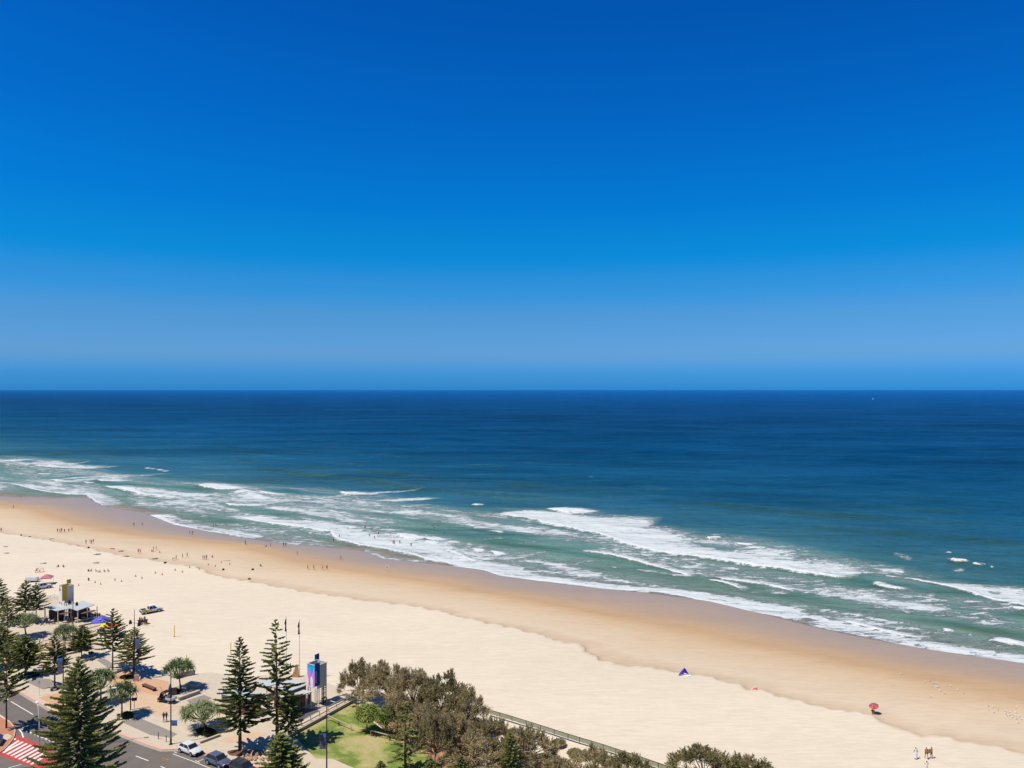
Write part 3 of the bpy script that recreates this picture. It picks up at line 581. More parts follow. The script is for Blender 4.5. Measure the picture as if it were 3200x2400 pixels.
line_mark(A7, [(-200,405),(0,512),(215,655)], .13); line_mark(A7, [(415,820),(470,895),(505,1000)], .20)
line_mark(A7, [(180,1659),(460,1580)], .16)
line_mark(Z2, [(1565,1520),(1710,1575)], .16); line_mark(Z2, [(1850,1640),(2050,1725)], .16)
line_mark(A6, [(0,1355),(400,1500),(790,1659),(1100,1785)], .12, 'parking_lane_line')
line_mark(A6, [(480,1497),(580,1537)], .12, 'parking_bay_mark'); line_mark(A6, [(545,1512),(660,1467)], .12, 'parking_bay_mark')
line_mark(A6, [(25,1308),(88,1335)], .12, 'parking_bay_mark')
M_OR = mat('faded_orange_paint', srgb(150, 112, 60), .9, var=.2, scale=3.)
paint(Z2, [(1860,1545),(1890,1535),(1900,1550),(1870,1560)], M_OR); paint(Z2, [(1900,1555),(1940,1545),(1945,1560),(1910,1572)], M_OR)
# paving fields (each a sheet 4 mm proud of the slab)
def field(zoom, pts, m, name, z=.005):
    o = MB().sheet(Wp(zoom(pts), z), z).build(name, m, PROM); return o
field(A4, [(310,345),(760,255),(850,420),(1290,420),(1560,480),(1640,560),(1560,700),(1400,800),(850,675),(560,565),(320,565)], M_TAN, 'tan_paving')
field(A4, [(850,675),(1400,800),(1330,905),(1560,1000),(1900,1010),(1700,1120),(1300,1215),(1080,1130),(850,1060),(640,980),(560,800)], M_TAN2, 'light_tan_paving', .009)
field(A3, [(840,1245),(1300,1130),(1560,1200),(1640,1560),(1400,1480),(1000,1330)], M_TAN, 'tan_paving')
field(Z1, [(430,965),(540,915),(760,925),(830,1000),(760,1075),(640,1110),(520,1150),(360,1150)], M_TAN2, 'tan_paving')
field(Z1, [(60,1090),(260,1000),(330,1060),(150,1200),(40,1230)], M_TAN, 'tan_paving')
field(A6, [(980,1060),(1400,930),(1900,880),(2000,960),(1500,1090),(1200,1120)], M_TAN2, 'light_tan_paving')
field(A4, [(540,1350),(925,1262),(1640,1560),(1760,1620),(1620,1700),(1180,1640)], M_GREY, 'grey_paving')
field(A3, [(545,895),(780,820),(1060,840),(1190,885),(1190,970),(1060,1015),(940,1075)], M_GREY, 'grey_paving')
field(Z2, [(1110,415),(1200,395),(1290,450),(1290,510),(1240,500)], M_GREY, 'grey_paving')
field(Z2, [(1000,545),(1110,560),(1180,600),(1060,600)], M_GREY, 'grey_paving')
field(Z3, [(340,960),(520,900),(610,935),(430,1015)], M_GREY, 'grey_paving')
field(A8, [(430,350),(880,380),(965,420),(590,625),(380,600)], M_SLATE, 'slate_paving')
field(A5, [(0,1230),(240,1240),(100,1300),(0,1290)], M_GREY, 'grey_paving')
field(A4, [(850,135),(1110,150),(1450,280),(1440,345),(1180,300),(860,215)], mat('apron', srgb(180,176,166), .85, var=.06, scale=.8), 'beach_access_apron', .007)
# lawn, path, dune soil
o = MB().prism(Wp([(1106,2196),(1165,2255),(1240,2315),(1330,2350),(1400,2420),(1420,2540),(1230,2499),(1107,2401),(1041,2373),(986,2371),(931,2311),(903,2300)], -.12), -.7, -.12).build('lawn', lawn_mat()); tag(o, kind='structure')
M_SOIL = mat('dune_soil', srgb(170, 126, 96), .95, var=.25, scale=.9, bump=.05, spec=.1)
o = MB().sheet(Wp([(1165,2245),(1290,2215),(1440,2250),(1500,2300),(1490,2400),(1440,2480),(1400,2420),(1330,2350),(1240,2315)], -.40), -.40).build('dune_soil', M_SOIL); tag(o, kind='structure')

# ================================================================== TREES
def leaf_mat(name, cols, rough=.75, scale=.8, trans=.38):
    m = bpy.data.materials.new(name); m.use_nodes = True; t = m.node_tree; L = t.links.new; b = t.nodes['Principled BSDF']
    geo = N(t, 'ShaderNodeNewGeometry'); oi = N(t, 'ShaderNodeObjectInfo')
    n1 = N(t, 'ShaderNodeTexNoise', ins={'Scale': scale, 'Detail': 5., 'Roughness': .65}); L(geo.outputs['Position'], n1.inputs['Vector'])
    mr = N(t, 'ShaderNodeMath', operation='MULTIPLY_ADD', ins={1: .30, 2: -.15}); L(oi.outputs['Random'], mr.inputs[0])
    ri = N(t, 'ShaderNodeMath', operation='MULTIPLY_ADD', ins={1: .36, 2: -.18}); L(geo.outputs['Random Per Island'], ri.inputs[0])
    a1 = N(t, 'ShaderNodeMath', operation='ADD'); L(n1.outputs['Fac'], a1.inputs[0]); L(mr.outputs[0], a1.inputs[1])
    a2 = N(t, 'ShaderNodeMath', operation='ADD'); L(a1.outputs[0], a2.inputs[0]); L(ri.outputs[0], a2.inputs[1])
    r = ramp(t, a2.outputs[0], [(.25+.5*i/(len(cols)-1), c) for i, c in enumerate(cols)])
    L(r.outputs[0], b.inputs['Base Color']); b.inputs['Roughness'].default_value = rough; b.inputs['Specular IOR Level'].default_value = .25
    if trans:
        tr = N(t, 'ShaderNodeBsdfTranslucent'); L(r.outputs[0], tr.inputs['Color'])
        mx = N(t, 'ShaderNodeMixShader', ins={0: trans}); L(b.outputs[0], mx.inputs[1]); L(tr.outputs[0], mx.inputs[2]); L(mx.outputs[0], t.nodes['Material Output'].inputs['Surface'])
    return m
LM_PINE = leaf_mat('pine_foliage', [(.13, .155, .04), (.22, .25, .065), (.34, .35, .10), (.46, .43, .18)], trans=.46)
LM_PAND = leaf_mat('pandanus_leaves', [(.085, .13, .05), (.15, .21, .08), (.24, .29, .12), (.38, .39, .20)], scale=1.2)
LM_CAS = leaf_mat('casuarina_foliage', [(.20, .19, .075), (.35, .29, .135), (.49, .39, .21), (.62, .52, .31)], scale=.5, trans=.52)
LM_BUSH = leaf_mat('bright_bush_leaves', [(.08, .13, .03), (.17, .24, .05), (.30, .36, .085), (.45, .46, .13)], scale=1.0)
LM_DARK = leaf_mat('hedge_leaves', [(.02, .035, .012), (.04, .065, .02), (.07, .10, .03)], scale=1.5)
M_BARK = mat('pine_bark', srgb(96, 78, 62), .95, var=.3, scale=5., bump=.03, spec=.1)
M_BARK2 = mat('pale_bark', srgb(128, 112, 92), .95, var=.25, scale=5., bump=.02, spec=.1)

class FB:      # fast triangle/quad soup for foliage
    def __init__(s): s.v = []; s.f = []
    def quad(s, a, b, c, d):
        n = len(s.v); s.v += [a, b, c, d]; s.f.append((n, n+1, n+2, n+3))
    def spindle(s, p, d, l, r):
        # thin three-sided tapered sprig
        z = Vector((0, 0, 1)); a = d.cross(z)
        a = a.normalized() if a.length > 1e-3 else Vector((1, 0, 0)); b = d.cross(a)
        n = len(s.v); m = p+d*(l*.45)
        s.v.append(p)
        for k in range(3):
            t = 2.0944*k; s.v.append(m+(a*math.cos(t)+b*math.sin(t))*r)
        s.v.append(p+d*l)
        for k in range(3):
            i, j = n+1+k, n+1+(k+1) % 3
            s.f.append((n, i, j)); s.f.append((n+4, j, i))
    def mesh(s, name, m):
        me = bpy.data.meshes.new(name); me.from_pydata([tuple(q) for q in s.v], [], s.f); me.materials.append(m); return me

def pine_meshes(seed, hgt, rad, whorls, per, start=.22, dens=1.0, profile='cone', up=.25, thick=.075):
    """Norfolk pine: straight tapered trunk, regular whorls of branches, each a leaf-shaped frond of upswept sprigs"""
    rn = random.Random(seed); tb = MB(); fb = FB()
    bend = (rn.uniform(-.02, .02), rn.uniform(-.02, .02))
    axis = lambda z: Vector((bend[0]*z*z/hgt, bend[1]*z*z/hgt, z))
    tb.tube([axis(hgt*k/10) for k in range(11)], [max(.025, hgt*.0125*(1-k/10.3)) for k in range(11)], 8)
    for w_ in range(whorls):
        f = w_/(whorls-1); z = hgt*(start+(.985-start)*f**.92)
        if profile == 'cone': L0 = rad*(1-f)**.80*(.55+.45*min(1, f/.12+.35))+.10
        else: L0 = rad*min(1, (1-f)*1.9)**.7*(.65+.35*math.sin(math.pi*min(1, f*1.2)))+.10
        nb = max(3, per-(1 if f > .7 else 0)); ph = rn.uniform(0, 6.28)
        for k in range(nb):
            if rn.random() > dens: continue
            az = ph+2*math.pi*k/nb+rn.uniform(-.25, .25); L = L0*rn.uniform(.72, 1.12)
            o = Vector((math.cos(az), math.sin(az), 0)); side = Vector((-o.y, o.x, 0)); base = axis(z+rn.uniform(-.08, .08))
            rise = up*(.25+.9*f)*L; sag = .10*L*(1-f)
            cur = lambda t: base+o*(L*t)+Vector((0, 0, rise*t*t-sag*math.sin(math.pi*t*.9)))
            tb.tube([cur(0), cur(.5), cur(.95)], [.012+.014*L, .009+.008*L, .006], 4, False)
            n = max(4, int(L*6.2))
            for i in range(n):
                t = .18+.82*(i+rn.uniform(0, .6))/n
                p = cur(t); d0 = (cur(min(1, t+.05))-p).normalized()
                w2 = (math.sin(math.pi*min(1, .12+.80*t))**.8)*(.16+.30*min(L, 3.2)**.8*.42)
                for sg in (-1, 1):
                    d = (d0*rn.uniform(.65, 1.0)+side*sg*rn.uniform(.45, .85)+Vector((0, 0, rn.uniform(.25, .75)))).normalized()
                    fb.spindle(p, d, w2*rn.uniform(.8, 1.35), thick*rn.uniform(.8, 1.25))
            fb.spindle(cur(.9), (o+Vector((0, 0, .55))).normalized(), .22+.10*L, thick)
    for k in range(3): fb.spindle(axis(hgt*(.95+.012*k)), Vector((rn.uniform(-.2, .2), rn.uniform(-.2, .2), 1)).normalized(), .5, thick*.7)
    return tb.mesh('trunk', M_BARK, True), fb.mesh('crown', LM_PINE)
def pandanus_meshes(seed, hgt, rad, heads, lm=None, lean=(0, 0)):
    rn = random.Random(seed); tb = MB(); fb = FB()
    fork = Vector((lean[0]*.4, lean[1]*.4, hgt*.42))
    for k in range(3): tb.tube([(.35*math.cos(2.1*k), .35*math.sin(2.1*k), 0), (.05, 0, hgt*.2)], [.05, .07], 5)
    tb.tube([(0, 0, 0), (lean[0]*.15, lean[1]*.15, hgt*.2), fork], [.17, .14, .12], 7)
    for k in range(heads):
        az = 2.39996*k+rn.uniform(-.3, .3); q = math.sqrt((k+.5)/heads)
        c = Vector((lean[0]+rad*q*math.cos(az)*.86, lean[1]+rad*q*math.sin(az)*.86, hgt*(.70+.24*(1-q*q))+rn.uniform(-.25, .25)))
        mid = fork.lerp(c, .5)+Vector((0, 0, -.18*rad*q))
        tb.tube([fork, mid, c], [.085, .065, .05], 5, False)
        for i in range(34):
            a = 2.39996*i+rn.uniform(-.2, .2); el = 1.25-1.75*(i/34)+rn.uniform(-.15, .15)
            o = Vector((math.cos(a), math.sin(a), 0)); sd = Vector((-o.y, o.x, 0)); L = rn.uniform(.8, 1.3)*(.85+.3*hgt/6); w_ = .075
            p0 = c; p1 = c+(o*math.cos(el)+Vector((0, 0, math.sin(el))))*L*.55
            p2 = p1+(o*math.cos(el-.75)+Vector((0, 0, math.sin(el-.9))))*L*.5
            fb.quad(p0-sd*w_, p0+sd*w_, p1+sd*w_, p1-sd*w_); fb.quad(p1-sd*w_, p1+sd*w_, p2+sd*.01, p2-sd*.01)
    return tb.mesh('trunk', M_BARK2, True), fb.mesh('crown', lm or LM_PAND)
def casuarina_meshes(seed, hgt, rad, n=5200, clumps=46, flat=1.0):
    """feathery she-oak: forked pale limbs carrying loose clumps of fine upright and drooping needles"""
    rn = random.Random(seed); tb = MB(); fb = FB()
    fork = Vector((rn.uniform(-.3, .3), rn.uniform(-.3, .3), hgt*.28))
    tb.tube([(0, 0, 0), fork*.5, fork], [.16, .13, .11], 7)
    cs = []
    for k in range(clumps):
        az = rn.uniform(0, 6.283); q = math.sqrt(rn.random())
        z = hgt*(.30+.64*(1-q**2.2)*rn.uniform(.55, 1.08)+.06*rn.random())
        c = Vector((rad*q*math.cos(az), rad*q*math.sin(az)*flat, z)); cs.append((c, rn.uniform(.28, .62)*(.6+.09*rad)))
        if k % 3 == 0: tb.tube([fork, fork.lerp(c, .5)+Vector((0, 0, .12*rad*(1-q))), c], [.07, .045, .015], 5, False)
    per = n//clumps
    for c, r in cs:
        out = Vector((c.x, c.y, (c.z-hgt*.4)*1.1)); out = out.normalized() if out.length > .1 else Vector((0, 0, 1))
        for i in range(per):
            d = Vector((rn.gauss(0, 1), rn.gauss(0, 1), rn.gauss(0, .8))); p = c+d*r*.62
            g = (out*rn.uniform(.1, .8)+Vector((rn.gauss(0, .8), rn.gauss(0, .8), rn.uniform(-.35, .75)))).normalized()
            L = rn.uniform(.28, .62); s_ = g.cross(Vector((rn.gauss(0, .45), rn.gauss(0, .45), 1))).normalized()*rn.uniform(.05, .095)
            fb.quad(p-s_*.5, p+s_*.5, p+g*L*.6+s_, p+g*L-s_*.2)
        if c.z > hgt*.5:
            for i in range(3):          # loose leading shoots that break the outline
                g = (out*.5+Vector((rn.gauss(0, .35), rn.gauss(0, .35), rn.uniform(.7, 1.2)))).normalized(); q0 = c+g*r*.7
                for j in range(16):
                    d = (g+Vector((rn.gauss(0, .5), rn.gauss(0, .5), rn.gauss(0, .4)))).normalized(); p = q0+g*(rn.random()*r*1.5)
                    s_ = d.cross(Vector((rn.gauss(0, 1), rn.gauss(0, 1), rn.gauss(0, 1)))).normalized()*.05
                    fb.quad(p-s_, p+s_, p+d*.22+s_*.8, p+d*.34)
    return tb.mesh('trunk', M_BARK2, True), fb.mesh('crown', LM_CAS)
def put_tree(name, meshes, loc, rz, k, label, cat, group):
    t = thing(name, loc, rz, label, cat, group)
    t.scale = (k[0], k[0], k[1]) if isinstance(k, tuple) else (k, k, k)
    link(bpy.data.objects.new('trunk', meshes[0]), t); link(bpy.data.objects.new('crown', meshes[1]), t)
    return t
PINE = {'big': pine_meshes(1, 20., 6.6, 28, 8, .20, 1.0, 'cone', .34, .17),
        'tall': pine_meshes(2, 18., 3.7, 27, 6, .20, .97, 'cone', .26, .125),
        'open': pine_meshes(3, 18., 3.6, 20, 5, .24, .95, 'cone', .20, .13),
        'mid': pine_meshes(4, 10., 3.0, 18, 6, .30, .96, 'cone', .30, .12),
        'mid2': pine_meshes(5, 10., 3.0, 14, 6, .34, .92, 'cone', .38, .115),
        'bushy': pine_meshes(6, 8., 2.5, 19, 7, .24, .98, 'round', .22, .125),
        'thin': pine_meshes(7, 10., 1.9, 15, 5, .15, .70, 'cone', .30, .10),
        'young': pine_meshes(8, 6., 2.2, 17, 7, .08, 1.0, 'cone', .35, .115)}
def pine(kind, base, tip_y, k_r, label, rz=None, zb=0.0):
    p = W(base[0], base[1], zb); hgt = (base[1]-tip_y)/(base[1]-HZ)*(H-zb)
    h0 = {'big': 20., 'tall': 18., 'open': 18., 'mid': 10., 'mid2': 10., 'bushy': 8., 'thin': 10., 'young': 6.}[kind]
    r0 = {'big': 6.6, 'tall': 3.7, 'open': 3.6, 'mid': 3., 'mid2': 3., 'bushy': 2.5, 'thin': 1.9, 'young': 2.2}[kind]
    put_tree('norfolk_pine', PINE[kind], p, (base[0]*.37) % 6.28 if rz is None else rz, (k_r*1.22/r0, hgt/h0), label, 'pine tree', 'Norfolk pines along the promenade')
pine('big', (245,2560), 2052, 6.0, 'largest dark Norfolk pine in the foreground, cut off by the lower edge')
pine('tall', (750,2346), 1992, 3.7, 'tall Norfolk pine with bare lower trunk behind the parked cars')
pine('open', (866,2332), 1934, 3.9, 'tallest open-layered Norfolk pine left of the blue tower')
pine('mid', (901,2335), 2150, 2.4, 'shorter Norfolk pine just right of the tallest open-layered one')
pine('young', (884,2480), 2296, 4.0, 'bushy Norfolk pine at the lower edge beside the lawn')
pine('mid2', (352,2094), 1903, 3.3, 'open Norfolk pine in front of the blue and yellow tents')
pine('mid', (416,2111), 1962, 3.4, 'Norfolk pine beside the dark lamp post with a grey banner')
pine('mid2', (20,2275), 1995, 2.9, 'leaning thin Norfolk pine on the corner pavement by the crossing')
pine('bushy', (79,2111), 1984, 2.9, 'Norfolk pine with trailing right-hand branches above the grey paving')
pine('mid', (171,2143), 1985, 3.0, 'Norfolk pine beside the blue and brown banner')
pine('mid', (80,1945), 1815, 3.0, 'Norfolk pine in front of the white utility left of the kiosk')
pine('mid2', (113,1945), 1822, 2.8, 'Norfolk pine directly left of the yellow-bannered kiosk')
pine('mid', (-8,1955), 1806, 3.2, 'Norfolk pine half cut off by the left edge, highest up')
pine('mid2', (24,1998), 1870, 2.6, 'Norfolk pine at the left edge beside the round pandanus')
pine('bushy', (255,2056), 1955, 2.4, 'small Norfolk pine standing in front of the kiosk steps')
pine('bushy', (10,2085), 1955, 2.8, 'dense Norfolk pine at the left edge above the road')
pine('thin', (1266,2412), 2196, 2.6, 'slender young Norfolk pine between the lawn and the brown trees', zb=-.12)
pine('young', (1191,2442), 2378, 1.3, 'tiny pine sapling at the lower edge of the lawn', zb=-.12)
pine('young', (1436,2470), 2364, 1.9, 'young green pine at the lower edge under the brown trees', zb=-.4)
pine('young', (1596,2440), 2290, 1.8, 'young green pine in the scrub below the mesh fence', zb=-.4)
pine('young', (1345,2475), 2380, 2.0, 'low green pine at the lower edge beside the bare trunk', zb=-.4)
PAND = [pandanus_meshes(11, 5.6, 2.6, 17), pandanus_meshes(12, 5.2, 3.2, 22, None, (-.5, 0)), pandanus_meshes(13, 4.2, 3.4, 24, None, (-1.0, .2)), pandanus_meshes(14, 3.2, 2.2, 20, LM_BUSH)]
def pand(i, base, k, label, rz=0., zb=0., name='pandanus_tree'): put_tree(name, PAND[i], W(base[0], base[1], zb), rz, k, label, 'pandanus', 'pandanus palms on the promenade')
pand(1, (81,1990), (1.1, .95), 'broad round pandanus left of the kiosk terrace', 1.0)
pand(0, (203,2034), (.95, .95), 'dome-shaped pandanus in front of the kiosk posts', 2.0)
pand(0, (315,2196), (1.05, 1.0), 'pandanus behind the large foreground pine', 3.0)
pand(0, (381,2240), (.95, 1.0), 'pandanus standing over a dark shadow beside the black lantern post', 4.4)
pand(1, (564,2158), (.95, 1.05), 'forked pandanus behind the utility buggy', .6)
pand(2, (643,2282), (1.05, .95), 'wide leaning pandanus in the kerbside planter bed behind the white car', 0.)
pand(3, (1146,2290), (1.0, 1.25), 'bright green pandanus at the edge of the lawn', .3, -.12)
pand(3, (1205,2295), (.85, 1.15), 'darker green pandanus beside the timber rail', 1.9, -.12)
CAS = [casuarina_meshes(21, 6.5, 4.7, 9500, 96), casuarina_meshes(22, 7.5, 4.5, 9500, 92), casuarina_meshes(23, 4.5, 4.0, 7000, 70), casuarina_meshes(24, 3.2, 3.3, 5000, 54)]
def cas(i, base, k, label, rz=0., zb=-.4, nm='she_oak_tree'): put_tree(nm, CAS[i], W(base[0], base[1], zb), rz, k, label, 'tree', 'brown she-oaks behind the beach fence')
cas(0, (1125,2190), (.85, 1.02), 'leftmost brown she-oak beside the kiosk wall', .4)
cas(1, (1205,2215), (.95, 1.05), 'tall brown she-oak behind the bright pandanus', 1.4)
cas(0, (1290,2240), (1.0, 1.20), 'central brown she-oak of the large clump', 2.6)
cas(1, (1385,2270), (1.0, 1.12), 'brown she-oak with pale forked limbs right of centre in the clump', 3.5)
cas(0, (1450,2290), (.9, 1.05), 'rightmost tall she-oak of the clump next to the mesh fence', 5.1)
cas(1, (1355,2410), (.75, 1.15), 'she-oak with a bare straight trunk at the lower edge', .9)
cas(2, (1540,2370), (1.05, 1.15), 'rounded brown she-oak below the clump at the fence corner', 1.1)
cas(2, (1650,2400), (1.1, 1.15), 'pale brown she-oak in the scrub, left of the sandy gap', 2.2)
cas(3, (1860,2435), (1.1, 1.1), 'low brown she-oak in front of the mesh fence, right of the sandy gap', 3.3)
cas(3, (1965,2440), (1.0, .95), 'low greenish she-oak under the end of the mesh fence', 4.0)
cas(2, (2195,2460), (1.25, 1.05), 'she-oak with a pointed top at the lower edge, left of the pair', .2)
cas(2, (2330,2470), (1.2, .88), 'she-oak at the lower edge, right of the pair beyond the fence', 1.7)
cas(3, (2445,2470), (.5, .6), 'tiny she-oak tip at the lower edge, farthest right', 1.0)
cas(3, (1745,2450), (1.0, .9), 'low brown she-oak at the lower edge between the scrub and the fence', 5.0)
cas(1, (1245,2290), (.70, .80), 'she-oak behind the slender young pine, above the bare soil', 4.6)
cas(0, (1425,2345), (.72, .85), 'she-oak filling the lower right of the large clump', 2.9)
cas(2, (1330,2310), (1.0, 1.1), 'low she-oak in the heart of the clump over the red soil', 3.9)
cas(2, (1480,2425), (1.1, 1.1), 'she-oak at the lower edge between the bare trunk and the young pine', 5.6)
# planter hedge, low scrub
def bush_mesh(seed, rx, ry, h, n, lm, leaf=.10):
    rn = random.Random(seed); fb = FB()
    for i in range(n):
        a = rn.uniform(0, 6.283); q = math.sqrt(rn.random()); z = h*(1-q*q*.8)*rn.uniform(.3, 1.08)
        p = Vector((rx*q*math.cos(a), ry*q*math.sin(a), max(.03, z))); d = Vector((rn.gauss(0, 1), rn.gauss(0, 1), rn.uniform(.2, 1.5))).normalized()
        s_ = d.cross(Vector((rn.gauss(0, 1), rn.gauss(0, 1), rn.gauss(0, 1)))).normalized()*leaf*.4
        fb.quad(p-s_, p+s_, p+d*leaf+s_*.7, p+d*leaf*1.6)
    return fb.mesh('foliage', lm)
def bush(name, loc, rz, args, lm, label, group=None, leaf=.12):
    t = thing(name, loc, rz, label, 'shrub', group); link(bpy.data.objects.new('foliage', bush_mesh(*args, lm, leaf)), t)
    tb = MB()
    for k in range(4): tb.tube([(0, 0, -.05), (.3*math.cos(1.6*k), .3*math.sin(1.6*k), args[3]*.7)], [.03, .012], 5)
    tb.build('stem', M_BARK, t)
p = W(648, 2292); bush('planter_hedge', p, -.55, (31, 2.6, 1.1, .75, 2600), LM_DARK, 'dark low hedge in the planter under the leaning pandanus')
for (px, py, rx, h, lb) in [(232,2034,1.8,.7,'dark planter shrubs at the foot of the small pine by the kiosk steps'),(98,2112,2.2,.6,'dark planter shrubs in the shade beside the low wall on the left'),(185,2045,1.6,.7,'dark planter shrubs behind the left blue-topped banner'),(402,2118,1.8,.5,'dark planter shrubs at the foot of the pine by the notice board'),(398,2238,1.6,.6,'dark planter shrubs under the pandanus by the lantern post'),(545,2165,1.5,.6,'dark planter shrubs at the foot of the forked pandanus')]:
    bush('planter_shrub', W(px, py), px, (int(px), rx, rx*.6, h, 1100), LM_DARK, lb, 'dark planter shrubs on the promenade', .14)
i = 0
for (px, py, rx, h, lb) in [(1640,2330,1.6,.8,'pale scrub bush in the sandy gap, leftmost'),(1745,2325,1.3,.6,'dry scrub bush below the mesh fence at the top of the sandy gap'),(1800,2360,1.5,.8,'scrub bush against the middle of the mesh fence'),
      (1905,2385,1.4,.8,'scrub bush close under the lower mesh fence'),(1600,2300,1.5,1.1,'olive scrub bush at the fence beside the sandy gap'),(1700,2380,1.4,.9,'olive scrub bush at the lower middle of the sandy gap'),(2045,2425,1.3,.8,'scrub bush at the lower end of the fence'),(1490,2350,1.8,1.2,'brown scrub bush under the right side of the clump')]:
    bush('dune_shrub', W(px, py, -.45), i, (40+i, rx, rx*.8, h, 1300), LM_CAS, lb, 'dune shrubs under the mesh fence', .2); i += 1

# ================================================================== KIOSKS, WALLS, FENCES, POSTS
M_ROOF = mat('pale_metal_roof', srgb(188, 190, 184), .45, var=.05, scale=1.2, metal=.0)
M_WALLG = mat('grey_cladding', srgb(196, 188, 176), .6, var=.06, scale=2.)
M_STEEL = mat('white_steel', srgb(200, 196, 188), .5, var=.05, scale=3.)
M_DKST = mat('dark_steel', srgb(46, 38, 36), .6, var=.15, scale=3.)
M_BLACK = mat('black_metal', srgb(30, 26, 25), .5, var=.15, scale=3.)
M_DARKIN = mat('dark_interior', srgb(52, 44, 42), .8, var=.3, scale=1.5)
M_BROWN = mat('brown_timber', srgb(112, 78, 62), .8, var=.2, scale=4.)
M_BLUE = mat('blue_banner_cloth', srgb(0, 72, 128), .8, var=.05)
M_CYAN = mat('cyan_print', srgb(10, 168, 222), .6, var=.04)
M_PINK = mat('magenta_print', srgb(214, 120, 200), .6, var=.12, scale=3.)
M_PRINTW = mat('white_print', srgb(232, 230, 230), .6, var=.03)
M_YEL = mat('yellow_panel', srgb(196, 158, 26), .6, var=.06)
M_GLASS = mat('dark_glass', srgb(40, 46, 52), .08, var=.1, spec=.8)
M_YPOST = mat('yellow_post', srgb(226, 196, 40), .6, var=.05)
E1 = Vector((.84, -.54, 0)).normalized(); E2 = Vector((.54, .84, 0)).normalized(); RZ = math.atan2(E1.y, E1.x)
def loc_of(o3, p):                      # world point -> local of a frame at o3 turned by RZ
    d = p-o3; return Vector((d.dot(E1), d.dot(E2), d.z))
def tower(root, fin_mat, mural, prefix, big):
    # open-topped sign box on latticed legs: x -2.4..0, y 0..2.3, front corner at the origin
    h0, h1 = 3.24, 7.24
    lp = MB()
    for k in range(12): lp.box((-.001, .1+2.1*(k+.5)/12, (h0+h1)/2), (.06, 2.1/12-.012, h1-h0))
    lp.build('corrugated_side', M_WALLG, root)
    w_ = MB().box((-1.2, .03, (h0+h1)/2), (2.4, .06, h1-h0)); face = w_.build('front_panel', M_PRINTW, root)
    MB().box((-2.37, 1.18, (h0+h1)/2), (.06, 2.2, h1-h0)).build('side_panel', M_WALLG, root)
    MB().box((-1.2, 2.27, (h0+h1)/2), (2.4, .06, h1-h0)).build('back_panel', M_WALLG, root)
    rim = MB()
    rim.box((-1.2, .0, h1+.04), (2.6, .16, .08)); rim.box((-1.2, 2.3, h1+.04), (2.6, .16, .08)); rim.box((.0, 1.15, h1+.041), (.16, 2.14, .08)); rim.box((-2.4, 1.15, h1+.041), (.16, 2.14, .08))
    rim.build('rim', M_STEEL, root)
    if mural:
        MB().prism([(-2.36, -.004), (-.04, -.004), (-.04, -.008), (-2.36, -.008)], 5.55, 7.2).build('cyan_sky_print', M_CYAN, face)
        MB().prism([(-2.36, -.009), (-1.2, -.009), (-1.2, -.012), (-2.36, -.012)], 5.2, 5.6).build('cyan_sky_print', M_CYAN, face)
        for (cx, k) in ((-1.85, 1.0), (-.75, .95)):        # two abstract standing shapes
            fig = MB()
            pts = [(-.16, 3.4), (-.02, 3.4), (.02, 4.5), (.06, 3.5), (.17, 3.5), (.20, 4.8), (.33, 5.2), (.26, 5.9), (.10, 6.1), (.14, 6.55), (0, 6.72), (-.13, 6.5), (-.08, 6.1), (-.27, 5.9), (-.36, 5.1), (-.2, 4.6)]
            fig.add([(cx+a*k*1.15, -.014, z) for a, z in pts]+[(cx+a*k*1.15, -.02, z) for a, z in pts], [tuple(range(len(pts))), tuple(range(2*len(pts)-1, len(pts)-1, -1))])
            fig.build('figure_print', M_PINK, face)
    else:
        fig = MB(); pts = [(-2.2, 6.9), (-1.5, 6.2), (-2.2, 5.9)]
        fig.add([(a, -.006, z) for a, z in pts]+[(a, -.01, z) for a, z in pts], [(0, 1, 2), (5, 4, 3)]); fig.build('triangle_print', M_BROWN, face)
    fin = MB().box((.17, -.08, 5.85), (.10, 1.1, 3.9)).build('banner_fin', fin_mat, root)
    MB().box((-2.62, 2.5, 6.9), (.10, 1.0, 2.6)).build('banner_fin', fin_mat, root)
    if mural:
        for k in range(7): MB().box((.224, -.40, 4.6+k*.30), (.006, .16, .18)).build('letter', M_PRINTW, fin)
    for (x, y, m, wall) in ((0, 0, M_STEEL, 0), (-2.35, 2.25, M_STEEL, 0), (-2.35, 0.05, M_STEEL, 0), (0, 2.25, M_DKST, 1)):
        leg = MB()
        s_ = -1 if x == 0 else 1
        dy = .55 if y < 1 else -.55
        leg.box((x+s_*.06, y+(.06 if y < 1 else -.06), h0/2), (.12, .12, h0)); leg.box((x+s_*.06, y+dy, h0/2), (.09, .09, h0))
        for k in range(8): leg.box((x+s_*.06, y+dy/2, .3+k*.38), (.06, abs(dy), .06))
        lo = leg.build('leg', m, root)
    scr = MB()
    for k in range(5): scr.box((-.06, 1.15+.25*k*.55, 1.65), (.05, .05, 3.1))
    for k in range(4): scr.box((-.06, 1.55, .35+k*.85), (.05, .95, .28 if k == 1 else .07))
    scr.build('screen', M_DKST, root)
def slab_roof(root, o3, zoom, R_, T_, LB, z, name='roof', th=.14, m=M_ROOF):
    a, b, c = [W(*zoom([q])[0], z) for q in (R_, T_, LB)]
    d = b+c-a
    P = [loc_of(o3, q) for q in (a, b, d, c)]
    MB().prism([(q.x, q.y) for q in P], z-th, z).build(name, m, root, bevel=.02)
    return P
def post(root, x, y, z, m=M_STEEL, r=.07, name='post'): MB().box((x, y, z/2), (2*r, 2*r, z)).build(name, m, root)
